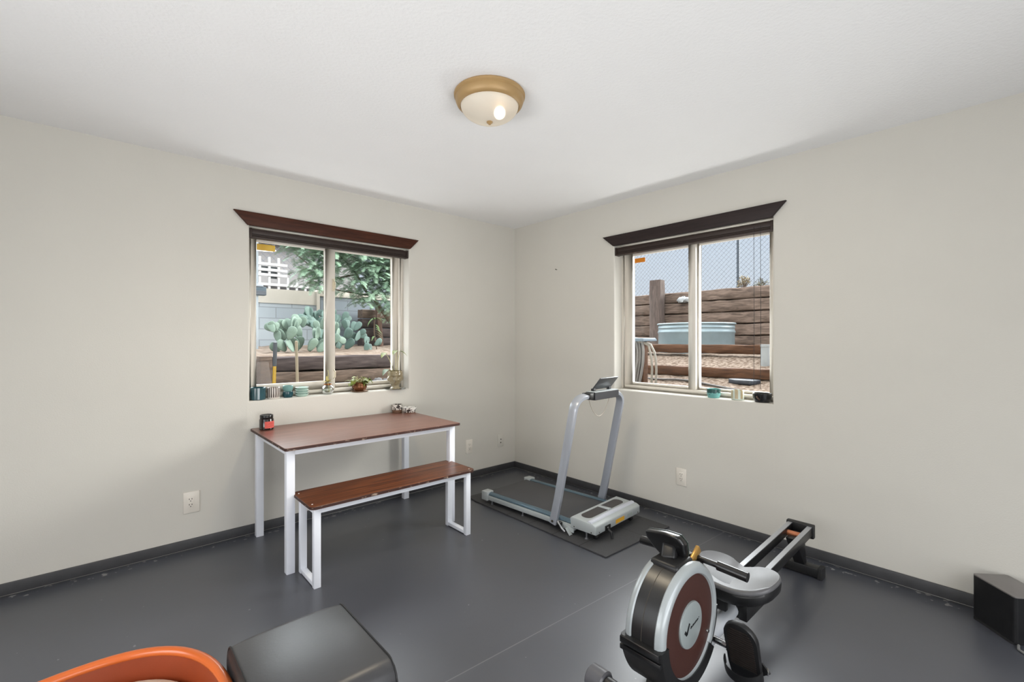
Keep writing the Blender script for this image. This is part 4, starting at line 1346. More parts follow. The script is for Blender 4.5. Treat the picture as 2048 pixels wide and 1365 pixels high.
for k in range(cols):
    s_ = -1 + 2 * k / (cols - 1)
    crown = 0.006 * (1 - s_ * s_)
    for (y, z) in prof:
        edge = 1 - 0.02 * s_ ** 8
        zz = z + (crown if z > OB + 0.064 else 0)
        cush.v.append((OW * s_, y * edge, OB + 0.064 + (zz - OB - 0.064) * (1 - 0.03 * s_ ** 8)))
for k in range(cols - 1):
    for i in range(n):
        a = k * n + i
        b = k * n + (i + 1) % n
        cush.f.append((a, b, b + n, a + n))
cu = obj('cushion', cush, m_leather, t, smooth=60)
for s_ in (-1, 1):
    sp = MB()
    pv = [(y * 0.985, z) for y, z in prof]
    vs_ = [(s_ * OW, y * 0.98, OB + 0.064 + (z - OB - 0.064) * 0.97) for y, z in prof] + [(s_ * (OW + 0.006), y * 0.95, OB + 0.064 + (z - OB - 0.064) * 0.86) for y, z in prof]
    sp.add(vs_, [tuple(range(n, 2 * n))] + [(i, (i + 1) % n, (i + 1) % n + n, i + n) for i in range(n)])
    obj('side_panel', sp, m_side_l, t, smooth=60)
    pp = [(s_ * (OW + 0.001), y * 0.985, OB + 0.064 + (z - OB - 0.064) * 0.985) for y, z in prof]
    obj('piping', MB().tube(pp + [pp[0]], 0.0028, n=8, caps=False), m_black, cu)
obj('base_frame', MB().box(-OW + 0.03, OW - 0.03, -OL + 0.05, OL - 0.05, OB - 0.03, OB + 0.004), m_black_metal, t)
for x in (-OW + 0.045, OW - 0.045):
    for y in (-OL + 0.07, OL - 0.07):
        obj('leg', MB().tube([(x, y, OB - 0.028), (x * 1.05, y * 1.05, 0.0)], [0.018, 0.013], n=14), m_black_metal, t)

# ------------------------------------------------------------------ orange padded tub
t = thing('padded_tub', 'glossy orange oval tub with cream cushion inside, cut off by bottom left edge', 'tub', (-3.20, -1.985, 0))
m_orange = M('orange_leather', (190, 92, 36), rough=0.28, namt=0.05, nscale=6, coat=0.25, bump=0.05, bscale=150)
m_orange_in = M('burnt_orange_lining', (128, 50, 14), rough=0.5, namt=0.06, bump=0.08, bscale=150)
def tub_outline(a, rx, ry):
    c, s = math.cos(a), math.sin(a)
    p_ = 0.82
    return rx * math.copysign(abs(c) ** p_, c), ry * math.copysign(abs(s) ** p_, s)
def rim_z(a):
    s = math.sin(a)
    return 0.330 if s > -0.2 else 0.330 - 0.05 * min(1.0, (-s - 0.2) / 0.8)
na = 72
def tub_rings(spec):
    mb = MB()
    for (rx, ry, dz, absz) in spec:
        for i in range(na):
            a = 2 * PI * i / na
            x, y = tub_outline(a, rx, ry)
            mb.v.append((x, y, absz if absz is not None else rim_z(a) + dz))
    for k in range(len(spec) - 1):
        for i in range(na):
            a = k * na + i
            b = k * na + (i + 1) % na
            mb.f.append((a, b, b + na, a + na))
    return mb
RXo, RYo = 0.332, 0.415
obj('shell', tub_rings([(RXo - 0.030, RYo - 0.030, 0, 0.020), (RXo - 0.018, RYo - 0.018, 0, 0.12), (RXo - 0.008, RYo - 0.008, -0.06, None), (RXo - 0.004, RYo - 0.004, -0.018, None)]), m_orange, t, smooth=70)
obj('lining', tub_rings([(RXo - 0.026, RYo - 0.026, -0.016, None), (RXo - 0.030, RYo - 0.030, -0.05, None), (RXo - 0.038, RYo - 0.038, 0, 0.20), (RXo - 0.05, RYo - 0.05, 0, 0.12)]), m_orange_in, t, smooth=70)
rp_ = []
for i in range(na):
    a = 2 * PI * i / na
    x, y = tub_outline(a, RXo - 0.014, RYo - 0.014)
    rp_.append((x, y, rim_z(a) - 0.012))
rmb = MB()
for i in range(na):
    p = Vector(rp_[i])
    d = (Vector(rp_[(i + 1) % na]) - Vector(rp_[i - 1])).normalized()
    sd = d.cross(Vector((0, 0, 1))).normalized()
    u = sd.cross(d)
    for j in range(12):
        q = 2 * PI * j / 12
        rmb.v.append(tuple(p + sd * 0.0145 * math.cos(q) + u * 0.0130 * math.sin(q)))
for i in range(na):
    for j in range(12):
        a, b = i * 12 + j, i * 12 + (j + 1) % 12
        c, d_ = ((i + 1) % na) * 12 + j, ((i + 1) % na) * 12 + (j + 1) % 12
        rmb.f.append((a, b, d_, c))
obj('rim', rmb, m_orange, t, smooth=70)
m_cream = M('cream_fabric', (214, 200, 184), rough=0.85, namt=0.04, nscale=40, bump=0.2, bscale=260)
cs = tub_rings([(0.02, 0.02, 0, 0.276), (0.15, 0.22, 0, 0.275), (0.24, 0.32, 0, 0.271), (0.278, 0.360, 0, 0.260), (0.288, 0.371, 0, 0.240), (0.27, 0.35, 0, 0.150)])
cs.f.append(tuple(range(na)))
obj('seat_cushion', cs, m_cream, t, smooth=70)
obj('base', tub_rings([(0.24, 0.32, 0, 0.0), (RXo - 0.035, RYo - 0.035, 0, 0.002), (RXo - 0.031, RYo - 0.031, 0, 0.021), (0.01, 0.01, 0, 0.021)]), m_black, t)

# ------------------------------------------------------------------ subwoofer at the right
t = thing('subwoofer', 'black subwoofer box with grey top, turned corner-wise against the right wall', 'speaker', (-0.165, -3.455, 0), 0)
ax_ = Vector((-0.745, -0.667, 0))
bx_ = Vector((0.667, -0.745, 0))
P0 = Vector((-0.118, -3.305, 0)) - Vector((-0.165, -3.455, 0))
def sub_outline(l_, d_, r_):
    pts = rrect(0, l_, 0, d_, r_, 6)
    return [tuple((P0 + ax_ * a + bx_ * b).to_2d()) for a, b in pts]
ol = sub_outline(0.205, 0.150, 0.014)
obj('cabinet', MB().prism(ol, 0.012, 0.203), M('black_vinyl_cabinet', (16, 16, 18), rough=0.4, namt=0.3, nscale=25, bump=0.1, bscale=60), t)
obj('top_panel', MB().prism(ol, 0.203, 0.209), M('grey_top_panel', (112, 108, 106), rough=0.35, namt=0.04), t, bevel=0.0015)
obj('foot', MB().prism(sub_outline(0.195, 0.14, 0.014), 0.0, 0.012), m_rubber, t)
cp = [Vector((-0.262, -3.452, 0.006)), Vector((-0.30, -3.452, 0.006)), Vector((-0.318, -3.468, 0.006)), Vector((-0.315, -3.495, 0.006)), Vector((-0.300, -3.56, 0.006)), Vector((-0.24, -3.62, 0.006))]
o = obj('power_cord', MB().tube([tuple(p - Vector((-0.30, -3.47, 0))) for p in cp], 0.005, n=8), M('grey_cable', (120, 120, 120), rough=0.5))
o.location = (-0.30, -3.47, 0)
tag(o, 'grey cable curving on the floor in front of the subwoofer', 'cable')
# ------------------------------------------------------------------ OUTDOORS
rnd = random.Random(21)
m_tie = wood_mat('weathered_tie_grey_brown', (50, 41, 36), (114, 98, 87), stretch=(1.2, 9, 9), rough=0.9, scale=5, bump=0.6, spec=0.2, lo=0.28, hi=0.75)
m_tie_y = wood_mat('weathered_tie_brown_y', (52, 42, 36), (124, 106, 94), stretch=(9, 1.2, 9), rough=0.9, scale=5, bump=0.6, spec=0.2, lo=0.28, hi=0.75)
m_tie_dark = wood_mat('dark_tie', (34, 28, 28), (86, 76, 74), stretch=(1.2, 9, 9), rough=0.9, scale=5, bump=0.6, spec=0.2, lo=0.28, hi=0.75)
m_rail_br = wood_mat('brown_landscape_timber', (42, 25, 14), (83, 56, 38), stretch=(9, 1.2, 9), rough=0.85, scale=5, bump=0.5, spec=0.2)
m_gravel = M('tan_gravel', (76, 62, 51), rough=0.95, rgb2=(122, 109, 98), nscale=34, lo=0.38, hi=0.62, bump=0.8, bscale=60, bdist=0.02, spec=0.1)
m_soil = M('sandy_soil', (98, 84, 73), rough=0.95, rgb2=(128, 116, 105), nscale=10, bump=0.6, bscale=30, bdist=0.02, spec=0.1)

def ground(name, xs, ys, zf, mat, amp=0.015):
    mb = MB()
    nx, ny = len(xs), len(ys)
    for y in ys:
        for x in xs:
            mb.v.append((x, y, zf(x, y) + rnd.uniform(-amp, amp)))
    for j in range(ny - 1):
        for i in range(nx - 1):
            a = j * nx + i
            mb.f.append((a, a + 1, a + 1 + nx, a + nx))
    o = obj(name, mb, mat, smooth=180)
    o['kind'] = 'structure'
    return o
def fr(a, b, n): return [a + (b - a) * i / n for i in range(n + 1)]
def piece(tbl, x):
    for (a, za), (b, zb) in zip(tbl[:-1], tbl[1:]):
        if a <= x <= b:
            return za + (zb - za) * (x - a) / (b - a)
    return tbl[-1][1] if x > tbl[-1][0] else tbl[0][1]
ground('ground_north_yard', fr(-4.5, 0.2, 24), fr(0.22, 1.20, 8), lambda x, y: 0.44, m_soil, 0.01)
ground('ground_north_bank', fr(-4.5, 1.6, 50), fr(1.33, 3.4, 18), lambda x, y: 1.125 + 0.055 * (y - 1.33), m_soil, 0.012)
ground('ground_north_upper', fr(-5, 5, 20), fr(3.45, 11, 12), lambda x, y: 1.40, m_soil, 0.01)
ground('ground_east_yard', fr(0.22, 1.27, 14), fr(-4.0, 1.2, 60), lambda x, y: piece([(0.2, 0.79), (1.27, 0.935)], x), m_gravel, 0.006)
ground('ground_east_terrace', fr(1.36, 3.62, 26), fr(-3.4, 2.2, 60), lambda x, y: piece([(1.36, 1.00), (1.95, 1.13), (3.62, 1.19)], x), m_gravel, 0.006)
ground('ground_east_hill', fr(3.74, 9.0, 20), fr(-5, 7, 30), lambda x, y: piece([(3.74, 1.98), (4.2, 2.10), (6.5, 2.33), (9.0, 2.50)], x) - 0.01 * math.sin(y * 1.3), m_soil, 0.03)

struct('ground_east_riser', MB().box(1.335, 1.40, -3.4, 2.2, 0.6, 0.990), m_gravel)
struct('ground_east_backfill', MB().box(3.80, 3.88, -3.4, 2.6, 1.0, 2.03), m_soil)
struct('ground_north_backfill', MB().box(-4.5, 1.6, 1.365, 1.40, 0.42, 1.115), m_soil)
def timber(p0, p1, wd, ht, mat, label, group=None, seed=0, cat='timber'):
    """rough sawn sleeper from p0 to p1"""
    rn = random.Random(seed)
    p0 = Vector(p0); p1 = Vector(p1)
    d = (p1 - p0)
    ln_ = d.length
    d.normalize()
    up = Vector((0, 0, 1)) if abs(d.z) < 0.9 else Vector((1, 0, 0))
    sd = d.cross(up).normalized()
    up = sd.cross(d).normalized()
    mb = MB()
    n = max(4, int(ln_ / 0.12))
    ch = 0.16
    sec = [(-1, -1 + ch), (-1 + ch, -1), (0, -1), (1 - ch, -1), (1, -1 + ch), (1, 0), (1, 1 - ch), (1 - ch, 1), (0, 1), (-1 + ch, 1), (-1, 1 - ch), (-1, 0)]
    for i in range(n + 1):
        c = d * (ln_ * i / n)
        for a, b in sec:
            q = c + sd * (a * wd / 2 + rn.uniform(-0.006, 0.006)) + up * (b * ht / 2 + rn.uniform(-0.005, 0.005))
            mb.v.append(tuple(q))
    m_ = len(sec)
    for i in range(n):
        for j in range(m_):
            a = i * m_ + j
            b = i * m_ + (j + 1) % m_
            mb.f.append((a, b, b + m_, a + m_))
    mb.f.append(tuple(reversed(range(m_))))
    mb.f.append(tuple(n * m_ + j for j in range(m_)))
    o = obj('timber', mb, mat, smooth=50)
    o.location = p0
    return tag(o, label, cat, group)

# --- seen through the left-hand window
G1 = 'front retaining timbers'
timber((-1.955, 1.275, 1.075), (0.10, 1.275, 1.070), 0.17, 0.132, m_tie_dark, 'grey timber, top row of the low retaining wall behind the sill plants', G1, 1)
timber((-1.955, 1.270, 0.932), (0.10, 1.270, 0.928), 0.17, 0.128, m_tie, 'brown timber, middle row of the low retaining wall behind the sill plants', G1, 2)
timber((-2.40, 1.055, 0.780), (0.10, 1.055, 0.772), 0.20, 0.150, m_tie, 'pale timber step, lowest row behind the sill plants', G1, 3)
timber((-2.015, 1.235, 0.44), (-2.015, 1.235, 1.150), 0.115, 0.11, m_tie, 'upright timber at the left end of the low retaining wall', None, 4)
G2 = 'back bank timbers'
for k, wd in enumerate(('lowest', 'second lowest', 'second highest', 'highest')):
    timber((-0.30, 3.05, 1.275 + 0.138 * k), (0.95, 3.05, 1.270 + 0.138 * k), 0.17, 0.124, m_tie_dark if k != 3 else m_tie,
           '%s of four dark timbers stacked under the tree' % wd, G2, 10 + k)
timber((-0.045, 2.90, 1.19), (-0.092, 2.90, 1.80), 0.055, 0.07, wood_mat('red_brown_stake', (56, 39, 29), (95, 72, 61), stretch=(9, 9, 1.5), rough=0.9), 'slim red-brown stake leaning in front of dark timbers under the tree', None, 15, 'stake')

def block_material(name, c1, c2, mortar, bw, bh):
    m, nt, p = base_mat(name)
    tcn = nt.nodes.new('ShaderNodeTexCoord')
    mp = nt.nodes.new('ShaderNodeMapping')
    mp.inputs['Rotation'].default_value = (PI / 2, 0, 0)
    nt.links.new(tcn.outputs['Object'], mp.inputs[0])
    b_ = nt.nodes.new('ShaderNodeTexBrick')
    b_.inputs['Color1'].default_value = (*lin(c1), 1)
    b_.inputs['Color2'].default_value = (*lin(c2), 1)
    b_.inputs['Mortar'].default_value = (*lin(mortar), 1)
    b_.inputs['Scale'].default_value = 1.0
    b_.inputs['Mortar Size'].default_value = 0.006
    b_.inputs['Brick Width'].default_value = bw
    b_.inputs['Row Height'].default_value = bh
    nt.links.new(mp.outputs[0], b_.inputs[0])
    nt.links.new(b_.outputs[0], p.inputs['Base Color'])
    p.inputs['Roughness'].default_value = 0.9
    return m
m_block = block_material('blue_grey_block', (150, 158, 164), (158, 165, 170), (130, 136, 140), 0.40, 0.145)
m_block2 = block_material('shaded_grey_block', (106, 115, 122), (114, 121, 128), (94, 99, 104), 0.40, 0.145)  # darker block colour carries the shade on this wall face
m_stucco = M('pale_stucco', (178, 172, 162), rough=0.9, namt=0.03, nscale=12, bump=0.3, bscale=60)
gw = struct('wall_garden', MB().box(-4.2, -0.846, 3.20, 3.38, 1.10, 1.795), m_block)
obj('stucco_course', MB().box(-4.2, -0.846, 3.19, 3.385, 1.795, 1.985), m_stucco, gw)
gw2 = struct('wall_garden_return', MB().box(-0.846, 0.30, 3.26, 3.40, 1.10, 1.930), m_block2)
obj('coping', MB().box(-0.846, 0.30, 3.235, 3.42, 1.930, 2.02), m_stucco, gw2, bevel=0.004)
obj('corner_pilaster', MB().box(-0.875, -0.835, 3.175, 3.20, 1.10, 1.99), m_stucco, gw)
# white trellis behind the block wall
t = thing('trellis_fence', 'white trellis fence of posts and rails beyond the grey block wall', 'fence', (-0.70, 5.0, 1.4))
m_trel = M('white_trellis_paint', (150, 149, 148), rough=0.7, namt=0.03)
for k in range(9):
    x = -0.62 + 0.145 * k
    h = 1.30 if k < 4 else 0.98
    obj('post', MB().box(x - 0.018, x + 0.018, -0.02, 0.02, 0.0, h), m_trel, t)
for z, x1 in ((1.18, -0.05), (1.085, -0.05), (1.00, -0.05), (0.84, 0.62)):
    obj('rail', MB().box(-0.75, x1, -0.03, -0.02, z - 0.022, z + 0.022), m_trel, t)
obj('grey_infill', MB().box(-0.72, 0.70, 0.05, 0.06, 0.70, 0.845), M('grey_infill_board', (92, 90, 90), rough=0.8), t)
for x0, x1, z0, z1 in ((-0.58, -0.49, 1.03, 1.065), (-0.45, -0.345, 1.03, 1.065), (-0.305, -0.205, 1.03, 1.065), (-0.45, -0.345, 1.11, 1.145), (-0.305, -0.205, 1.11, 1.145), (-0.305, -0.205, 0.945, 0.985)):
    obj('dark_panel', MB().box(x0, x1, 0.02, 0.03, z0, z1), M('slate_panel', (74, 78, 80), rough=0.7), t)
# pale building beyond
t = thing('house', 'pale building far beyond the trellis fence', 'house', (-1.0, 9.5, 1.5))
obj('wall', MB().box(-4.0, 3.4, 0, 1.0, 0.0, 2.3), M('white_render', (118, 117, 117), rough=0.9), t)
obj('eave', MB().box(-4.2, 3.6, -0.3, 1.2, 2.3, 2.42), M('pale_eave', (104, 104, 108), rough=0.8), t)

def chainlink(label, loc, rz, length, height, pitch, wire, posts, pr, mat, drop=0.25):
    t = thing('chain_link_fence', label, 'fence', loc, rz)
    mb = MB()
    n = int((length + height) / pitch)
    for k in range(n + 1):
        s_ = k * pitch
        for sg in (1, -1):
            x0, z0, x1, z1 = s_, 0.0, s_ - height, height
            if x0 > length:
                z0 = x0 - length; x0 = length
            if x1 < 0:
                z1 = z1 + x1; x1 = 0.0
            if z1 <= z0: continue
            if sg < 0:
                x0, x1 = length - x0, length - x1
            mb.obox((x0, 0.002 * sg, z0), (x1, 0.002 * sg, z1), wire, wire, (0, 1, 0))
    wm = obj('wire_mesh', mb, mat, t, weld=False)
    wm['kind'] = 'stuff'
    for x in posts:
        obj('post', MB().tube([(x, 0.03, -drop), (x, 0.03, height + 0.05)], pr, n=12), m_galv, t)
    return t
m_galv = M('galvanised_post', (68, 76, 83), rough=0.5, metal=0.4)
m_wire = M('galvanised_wire', (88, 93, 102), rough=0.5, metal=0.3)
chainlink('chain-link fence with a grey post against the sky above the timber bank', (7.2, 5.2, 2.36), -PI / 2, 8.5, 2.0, 0.105, 0.0045, (0.30, 4.54, 8.2), 0.030, m_wire)
chainlink('chain-link fence high behind the white trellis', (-2.2, 6.0, 2.55), 0, 2.4, 1.2, 0.12, 0.005, (0.05, 2.35), 0.025, m_wire, 1.15)

# utility box on a post at the far left of the left window
t = thing('utility_box', 'small utility box with dark louvred front on a pale post, far left outside', 'utility box', (-1.76, 2.60, 1.17))
obj('post', MB().box(-0.045, 0.005, -0.02, 0.03, 0.0, 1.6), M('pale_blue_post', (133, 140, 145), rough=0.6), t)
bx = obj('body', MB().box(-0.06, 0.085, -0.05, 0.05, 0.665, 0.765), M('slate_blue_box', (56, 70, 79), rough=0.5), t, bevel=0.004)
obj('hood', MB().prism([(-0.07, 0.765), (0.055, 0.765), (0.045, 0.785), (-0.07, 0.80)], -0.06, 0.06, 'xz'), M('pale_hood', (132, 137, 143), rough=0.5), t, bevel=0.003)
lv = MB()
for k in range(3):
    lv.box(-0.05, 0.08, -0.053, -0.049, 0.672 + k * 0.016, 0.682 + k * 0.016)
obj('louvre', lv, M('mauve_louvre', (81, 83, 89), rough=0.6), bx)

# prickly pears
m_pad = M('cactus_pad_green', (84, 103, 90), rough=0.6, namt=0.10, nscale=14, rgb2=(104, 122, 111), lo=0.3, hi=0.7)
m_pad2 = M('cactus_pad_bluegreen', (76, 98, 91), rough=0.6, rgb2=(94, 116, 109), nscale=14, lo=0.3, hi=0.7)
def pad_mesh(name, mat):
    mb = MB()
    nu_, nv_ = 18, 9
    for j in range(nv_ + 1):
        ph = PI * j / nv_
        z = 0.5 - 0.5 * math.cos(ph)
        r_ = math.sin(ph) ** 0.85 * (0.20 + 0.15 * z)
        for i in range(nu_):
            t_ = 2 * PI * i / nu_
            mb.v.append((r_ * math.cos(t_), r_ * math.sin(t_) * 0.22, z))
    for j in range(nv_):
        for i in range(nu_):
            a = j * nu_ + i
            b = j * nu_ + (i + 1) % nu_
            mb.f.append((a, b, b + nu_, a + nu_))
    o = obj(name, mb, mat, smooth=180)
    return o
def cactus(label, loc, pads, mat):
    t = thing('prickly_pear', label, 'cactus', loc)
    first = None
    for (x, y, z, l_, tilt, yaw, lean) in pads:
        if first is None:
            first = pad_mesh('pad', mat)
            o = first
        else:
            o = first.copy()
            COL.objects.link(o)
        o.parent = t
        o.location = (x, y, z)
        o.scale = (l_ * 1.08, l_, l_)
        o.rotation_euler = (lean, tilt, yaw)
    return t
def cluster(seed, stems, lsize):
    rn = random.Random(seed)
    out = []
    for (x, y, z, tilt, depth) in stems:
        def grow(x, y, z, tilt, d, l_):
            yaw = rn.uniform(-0.9, 0.9)
            lean = rn.uniform(-0.35, 0.35)
            out.append((x, y, z, l_, tilt, yaw, lean))
            if d <= 0: return
            tx, tz = x + math.sin(tilt) * l_ * 0.9, z + math.cos(tilt) * l_ * 0.9
            for k in range(rn.choice((1, 2, 2, 3))):
                nt_ = tilt + rn.uniform(-0.75, 0.75)
                off = rn.uniform(-0.25, 0.25) * l_
                grow(tx + off, y + rn.uniform(-0.04, 0.04), tz - abs(off) * 0.4, nt_, d - 1, l_ * rn.uniform(0.8, 1.0))
        grow(x, y, z, tilt, depth, lsize)
    return out
cactus('large pale green prickly pear seen through the left window pane', (-1.45, 2.02, 1.15),
       cluster(5, ((-0.17, -0.05, 0.03, -0.75, 2), (-0.04, 0.0, 0.02, -0.15, 2), (0.10, 0.03, 0.02, 0.35, 2), (0.16, -0.06, 0.02, 0.9, 1), (-0.20, 0.05, 0.04, -1.2, 0), (0.0, 0.1, 0.04, 0.1, 2), (-0.10, -0.08, 0.02, -0.35, 2), (0.05, -0.09, 0.03, 0.5, 2), (0.20, 0.04, 0.02, 0.55, 2)), 0.165), m_pad)
cactus('tall blue-green prickly pear leaning to the right behind the window divider', (-0.98, 2.45, 1.17),
       cluster(11, ((-0.12, 0.0, 0.02, -0.1, 3), (0.03, 0.0, 0.02, 0.25, 3), (0.12, 0.05, 0.03, 0.6, 2), (0.20, -0.03, 0.02, 0.8, 1), (-0.02, -0.06, 0.02, -0.3, 3), (0.10, -0.08, 0.02, 0.35, 2)), 0.175), m_pad2)
cactus('small low prickly pear at the foot of the dark timbers', (-0.60, 2.15, 1.15),
       cluster(3, ((-0.02, 0.0, 0.0, 0.2, 1), (0.05, 0.02, 0.0, 0.6, 1)), 0.12), m_pad2)

# feathery tree reaching in from the right
t = thing('feathery_tree', 'feathery green tree spreading across the top of the left window', 'tree', (0.18, 2.60, 1.17))
TO = Vector((0.18, 2.60, 1.17))
def tp(l_): return [tuple(Vector(p) - TO) for p in l_]
m_bark = M('pale_bark', (95, 80, 67), rough=0.85, namt=0.15, nscale=30, bump=0.3)
obj('trunk', MB().tube(tp([(0.18, 2.6, 1.14), (0.10, 2.6, 1.395), (-0.106, 2.6, 1.636), (-0.273, 2.6, 1.848), (-0.339, 2.6, 1.928), (-0.42, 2.6, 1.985), (-0.548, 2.6, 2.201), (-0.687, 2.6, 2.348), (-0.82, 2.6, 2.46)]),
        [0.042, 0.034, 0.028, 0.022, 0.02, 0.018, 0.016, 0.012, 0.008], n=10), m_bark, t)
for pts_ in ([(-0.339, 2.6, 1.928), (-0.534, 2.58, 1.935), (-0.761, 2.56, 1.953), (-0.906, 2.54, 1.976)], [(-0.548, 2.6, 2.201), (-0.906, 2.55, 2.094), (-1.085, 2.52, 2.174), (-1.22, 2.5, 2.256), (-1.36, 2.5, 2.36)],
             [(-0.42, 2.6, 1.985), (-0.30, 2.7, 2.2), (-0.18, 2.8, 2.45)]):
    obj('branch', MB().tube(tp(pts_), [0.014, 0.011, 0.009, 0.006, 0.005][:len(pts_)], n=8), m_bark, t)
fol = MB()
def frond(base, az, el, length, nleaf, droop):
    p = Vector(base)
    d = Vector((math.cos(az) * math.cos(el), math.sin(az) * math.cos(el), math.sin(el)))
    step = length / nleaf
    for i in range(nleaf):
        p = p + d * step
        d = (d + Vector((0, 0, -droop / nleaf))).normalized()
        sd = d.cross(Vector((0, 0, 1)))
        if sd.length < 0.05:
            sd = Vector((1, 0, 0))
        sd.normalize()
        ll = 0.050 * (1 - 0.55 * abs(2 * i / nleaf - 0.8))
        for s_ in (1, -1):
            q = (sd * s_ + d * 0.45 + Vector((0, 0, rnd.uniform(-0.35, 0.1)))).normalized()
            wv = d * 0.0040
            a = p - TO
            fol.add([tuple(a - wv), tuple(a + wv), tuple(a + q * ll + wv * 0.4), tuple(a + q * ll - wv * 0.4)], [(0, 1, 2, 3)])
blobs = [(-1.28, 2.46, 0.16), (-1.05, 2.40, 0.20), (-1.15, 2.58, 0.20), (-0.85, 2.55, 0.20), (-0.70, 2.50, 0.18), (-0.45, 2.45, 0.20), (-0.25, 2.45, 0.22), (-0.10, 2.38, 0.20), (-0.50, 2.20, 0.16), (-0.20, 2.15, 0.22),
         (-0.72, 2.03, 0.12), (-0.10, 1.90, 0.20), (-0.50, 1.86, 0.09), (-1.24, 2.15, 0.08), (-1.12, 2.05, 0.09), (-0.98, 2.22, 0.12), (-0.62, 2.30, 0.14), (-0.35, 2.02, 0.13), (-0.05, 2.15, 0.16), (0.05, 1.72, 0.12), (-0.28, 2.30, 0.2)]
for (bx_, bz_, br) in blobs:
    for k in range(int(380 * br) + 10):
        a = rnd.uniform(0, 2 * PI)
        r_ = br * math.sqrt(rnd.random())
        frond((bx_ + r_ * math.cos(a), 2.55 + rnd.uniform(-0.28, 0.10), bz_ + r_ * math.sin(a)), rnd.uniform(0, 2 * PI), rnd.uniform(-0.2, 0.6), rnd.uniform(0.16, 0.27), 20, rnd.uniform(0.5, 1.4))
m_fol = M('feathery_foliage', (92, 122, 98), rough=0.7, rgb2=(138, 162, 138), nscale=7, lo=0.3, hi=0.7)
fo = obj('foliage', fol, m_fol, t, weld=False)
# fan-leaved shrub under the tree
t = thing('fan_shrub', 'bright green fan-leaved shrub below the tree', 'shrub', (-0.47, 2.18, 1.15))
obj('stem', MB().tube([(0.02, 0, 0), (-0.02, 0, 0.25), (-0.03, -0.02, 0.42)], 0.008, n=8), m_bark, t)
fl = MB()
for k in range(13):
    a = -1.2 + 2.4 * k / 12
    leaf(fl, (-0.03, -0.02, 0.42), (math.sin(a), -0.5, math.cos(a) * 0.5 - 0.05), 0.13, 0.022, 0.9)
for k in range(6):
    leaf(fl, (-0.02, -0.01, 0.20 + 0.03 * k), (rnd.uniform(-1, 1), -0.5, 0.1), 0.10, 0.03, 0.8)
obj('leaf', fl, M('bright_fan_leaf', (74, 100, 56), rough=0.6, rgb2=(95, 115, 74), nscale=9), t)

# tools leaning outside the left window
def tool(name, label, foot, top_, r_, mat, grip_mat, frac):
    f, tt = Vector(foot), Vector(top_)
    t = thing(name, label, 'tool', foot)
    d = tt - f
    obj('shaft', MB().tube([(0, 0, 0), tuple(d * frac)], r_, n=12), mat, t)
    if grip_mat:
        obj('grip', MB().tube([tuple(d * frac), tuple(d)], r_ * 1.15, n=12), grip_mat, t)
        obj('blade', MB().box(-0.06, 0.06, -0.008, 0.008, -0.004, 0.16), m_steel, t, bevel=0.003)
    else:
        obj('tip', MB().sphere(tuple(d), r_), mat, t)
        obj('rake_head', MB().box(-0.10, 0.10, -0.010, 0.010, -0.004, 0.04), m_steel, t, bevel=0.003)
    return t
m_yel = M('yellow_fibreglass', (152, 121, 22), rough=0.4, namt=0.04)
m_ggrip = M('grey_rubber_grip', (52, 56, 61), rough=0.6)
tool('shovel', 'yellow-shafted tool with grey grip standing outside the left window', (-2.045, 0.86, 0.445), (-2.053, 0.74, 1.283), 0.0135, m_yel, m_ggrip, 0.76)
tool('rake', 'plain pale wooden tool handle standing outside the left window', (-1.815, 0.91, 0.445), (-1.847, 0.87, 1.284), 0.0125, M('pale_ash_handle', (132, 121, 102), rough=0.6, namt=0.06), None, 1.0)
for k, (x, y, z, r_) in enumerate(((-1.00, 1.02, 0.868, 0.05), (-0.90, 1.05, 0.862, 0.04), (-0.80, 1.04, 0.860, 0.035))):
    mb = MB().sphere((0, 0, 0), r_, r_ * 0.7, r_ * 0.6, 10, 6)
    mb.v = [(a + rnd.uniform(-0.006, 0.006), b + rnd.uniform(-0.006, 0.006), c + rnd.uniform(-0.004, 0.004)) for a, b, c in mb.v]
    o = obj('rock', mb, M('grey_rock', (88, 87, 88), rough=0.9, namt=0.15, bump=0.3), smooth=60)
    o.location = (x, y, z + r_ * 0.25)
    tag(o, ('larger grey rock', 'middle grey rock', 'smallest grey rock')[k] + ' on the pale timber step behind the copper pot', 'rock')

# --- seen through the right-hand window
G3 = 'tall bank timbers'
zs = (1.23, 1.365, 1.535, 1.71, 1.885, 2.055)
for k, wd in enumerate(('lowest, partly hidden', 'second lowest', 'middle', 'second highest', 'topmost')):
    timber((3.68, -3.2, (zs[k] + zs[k + 1]) / 2), (3.68, 2.4, (zs[k] + zs[k + 1]) / 2), 0.20 + 0.02 * (k % 2), zs[k + 1] - zs[k] - 0.010, m_tie_y, '%s long timber of the bank behind the metal tank' % wd, G3, 30 + k)
timber((3.46, 0.415, 1.16), (3.46, 0.415, 2.255), 0.19, 0.16, wood_mat('grey_brown_post', (53, 43, 38), (95, 81, 74), stretch=(9, 9, 1.5), rough=0.9, scale=5, bump=0.5), 'thick upright timber post standing above the bank, left pane', None, 40, 'post')
timber((1.92, -3.2, 1.205), (1.92, 1.0, 1.200), 0.10, 0.095, m_rail_br, 'brown timber rail in front of the metal tank', None, 41)
timber((1.31, -3.2, 0.995), (1.31, 1.0, 0.975), 0.10, 0.092, m_rail_br, 'brown timber edging nearest the right window', None, 42)
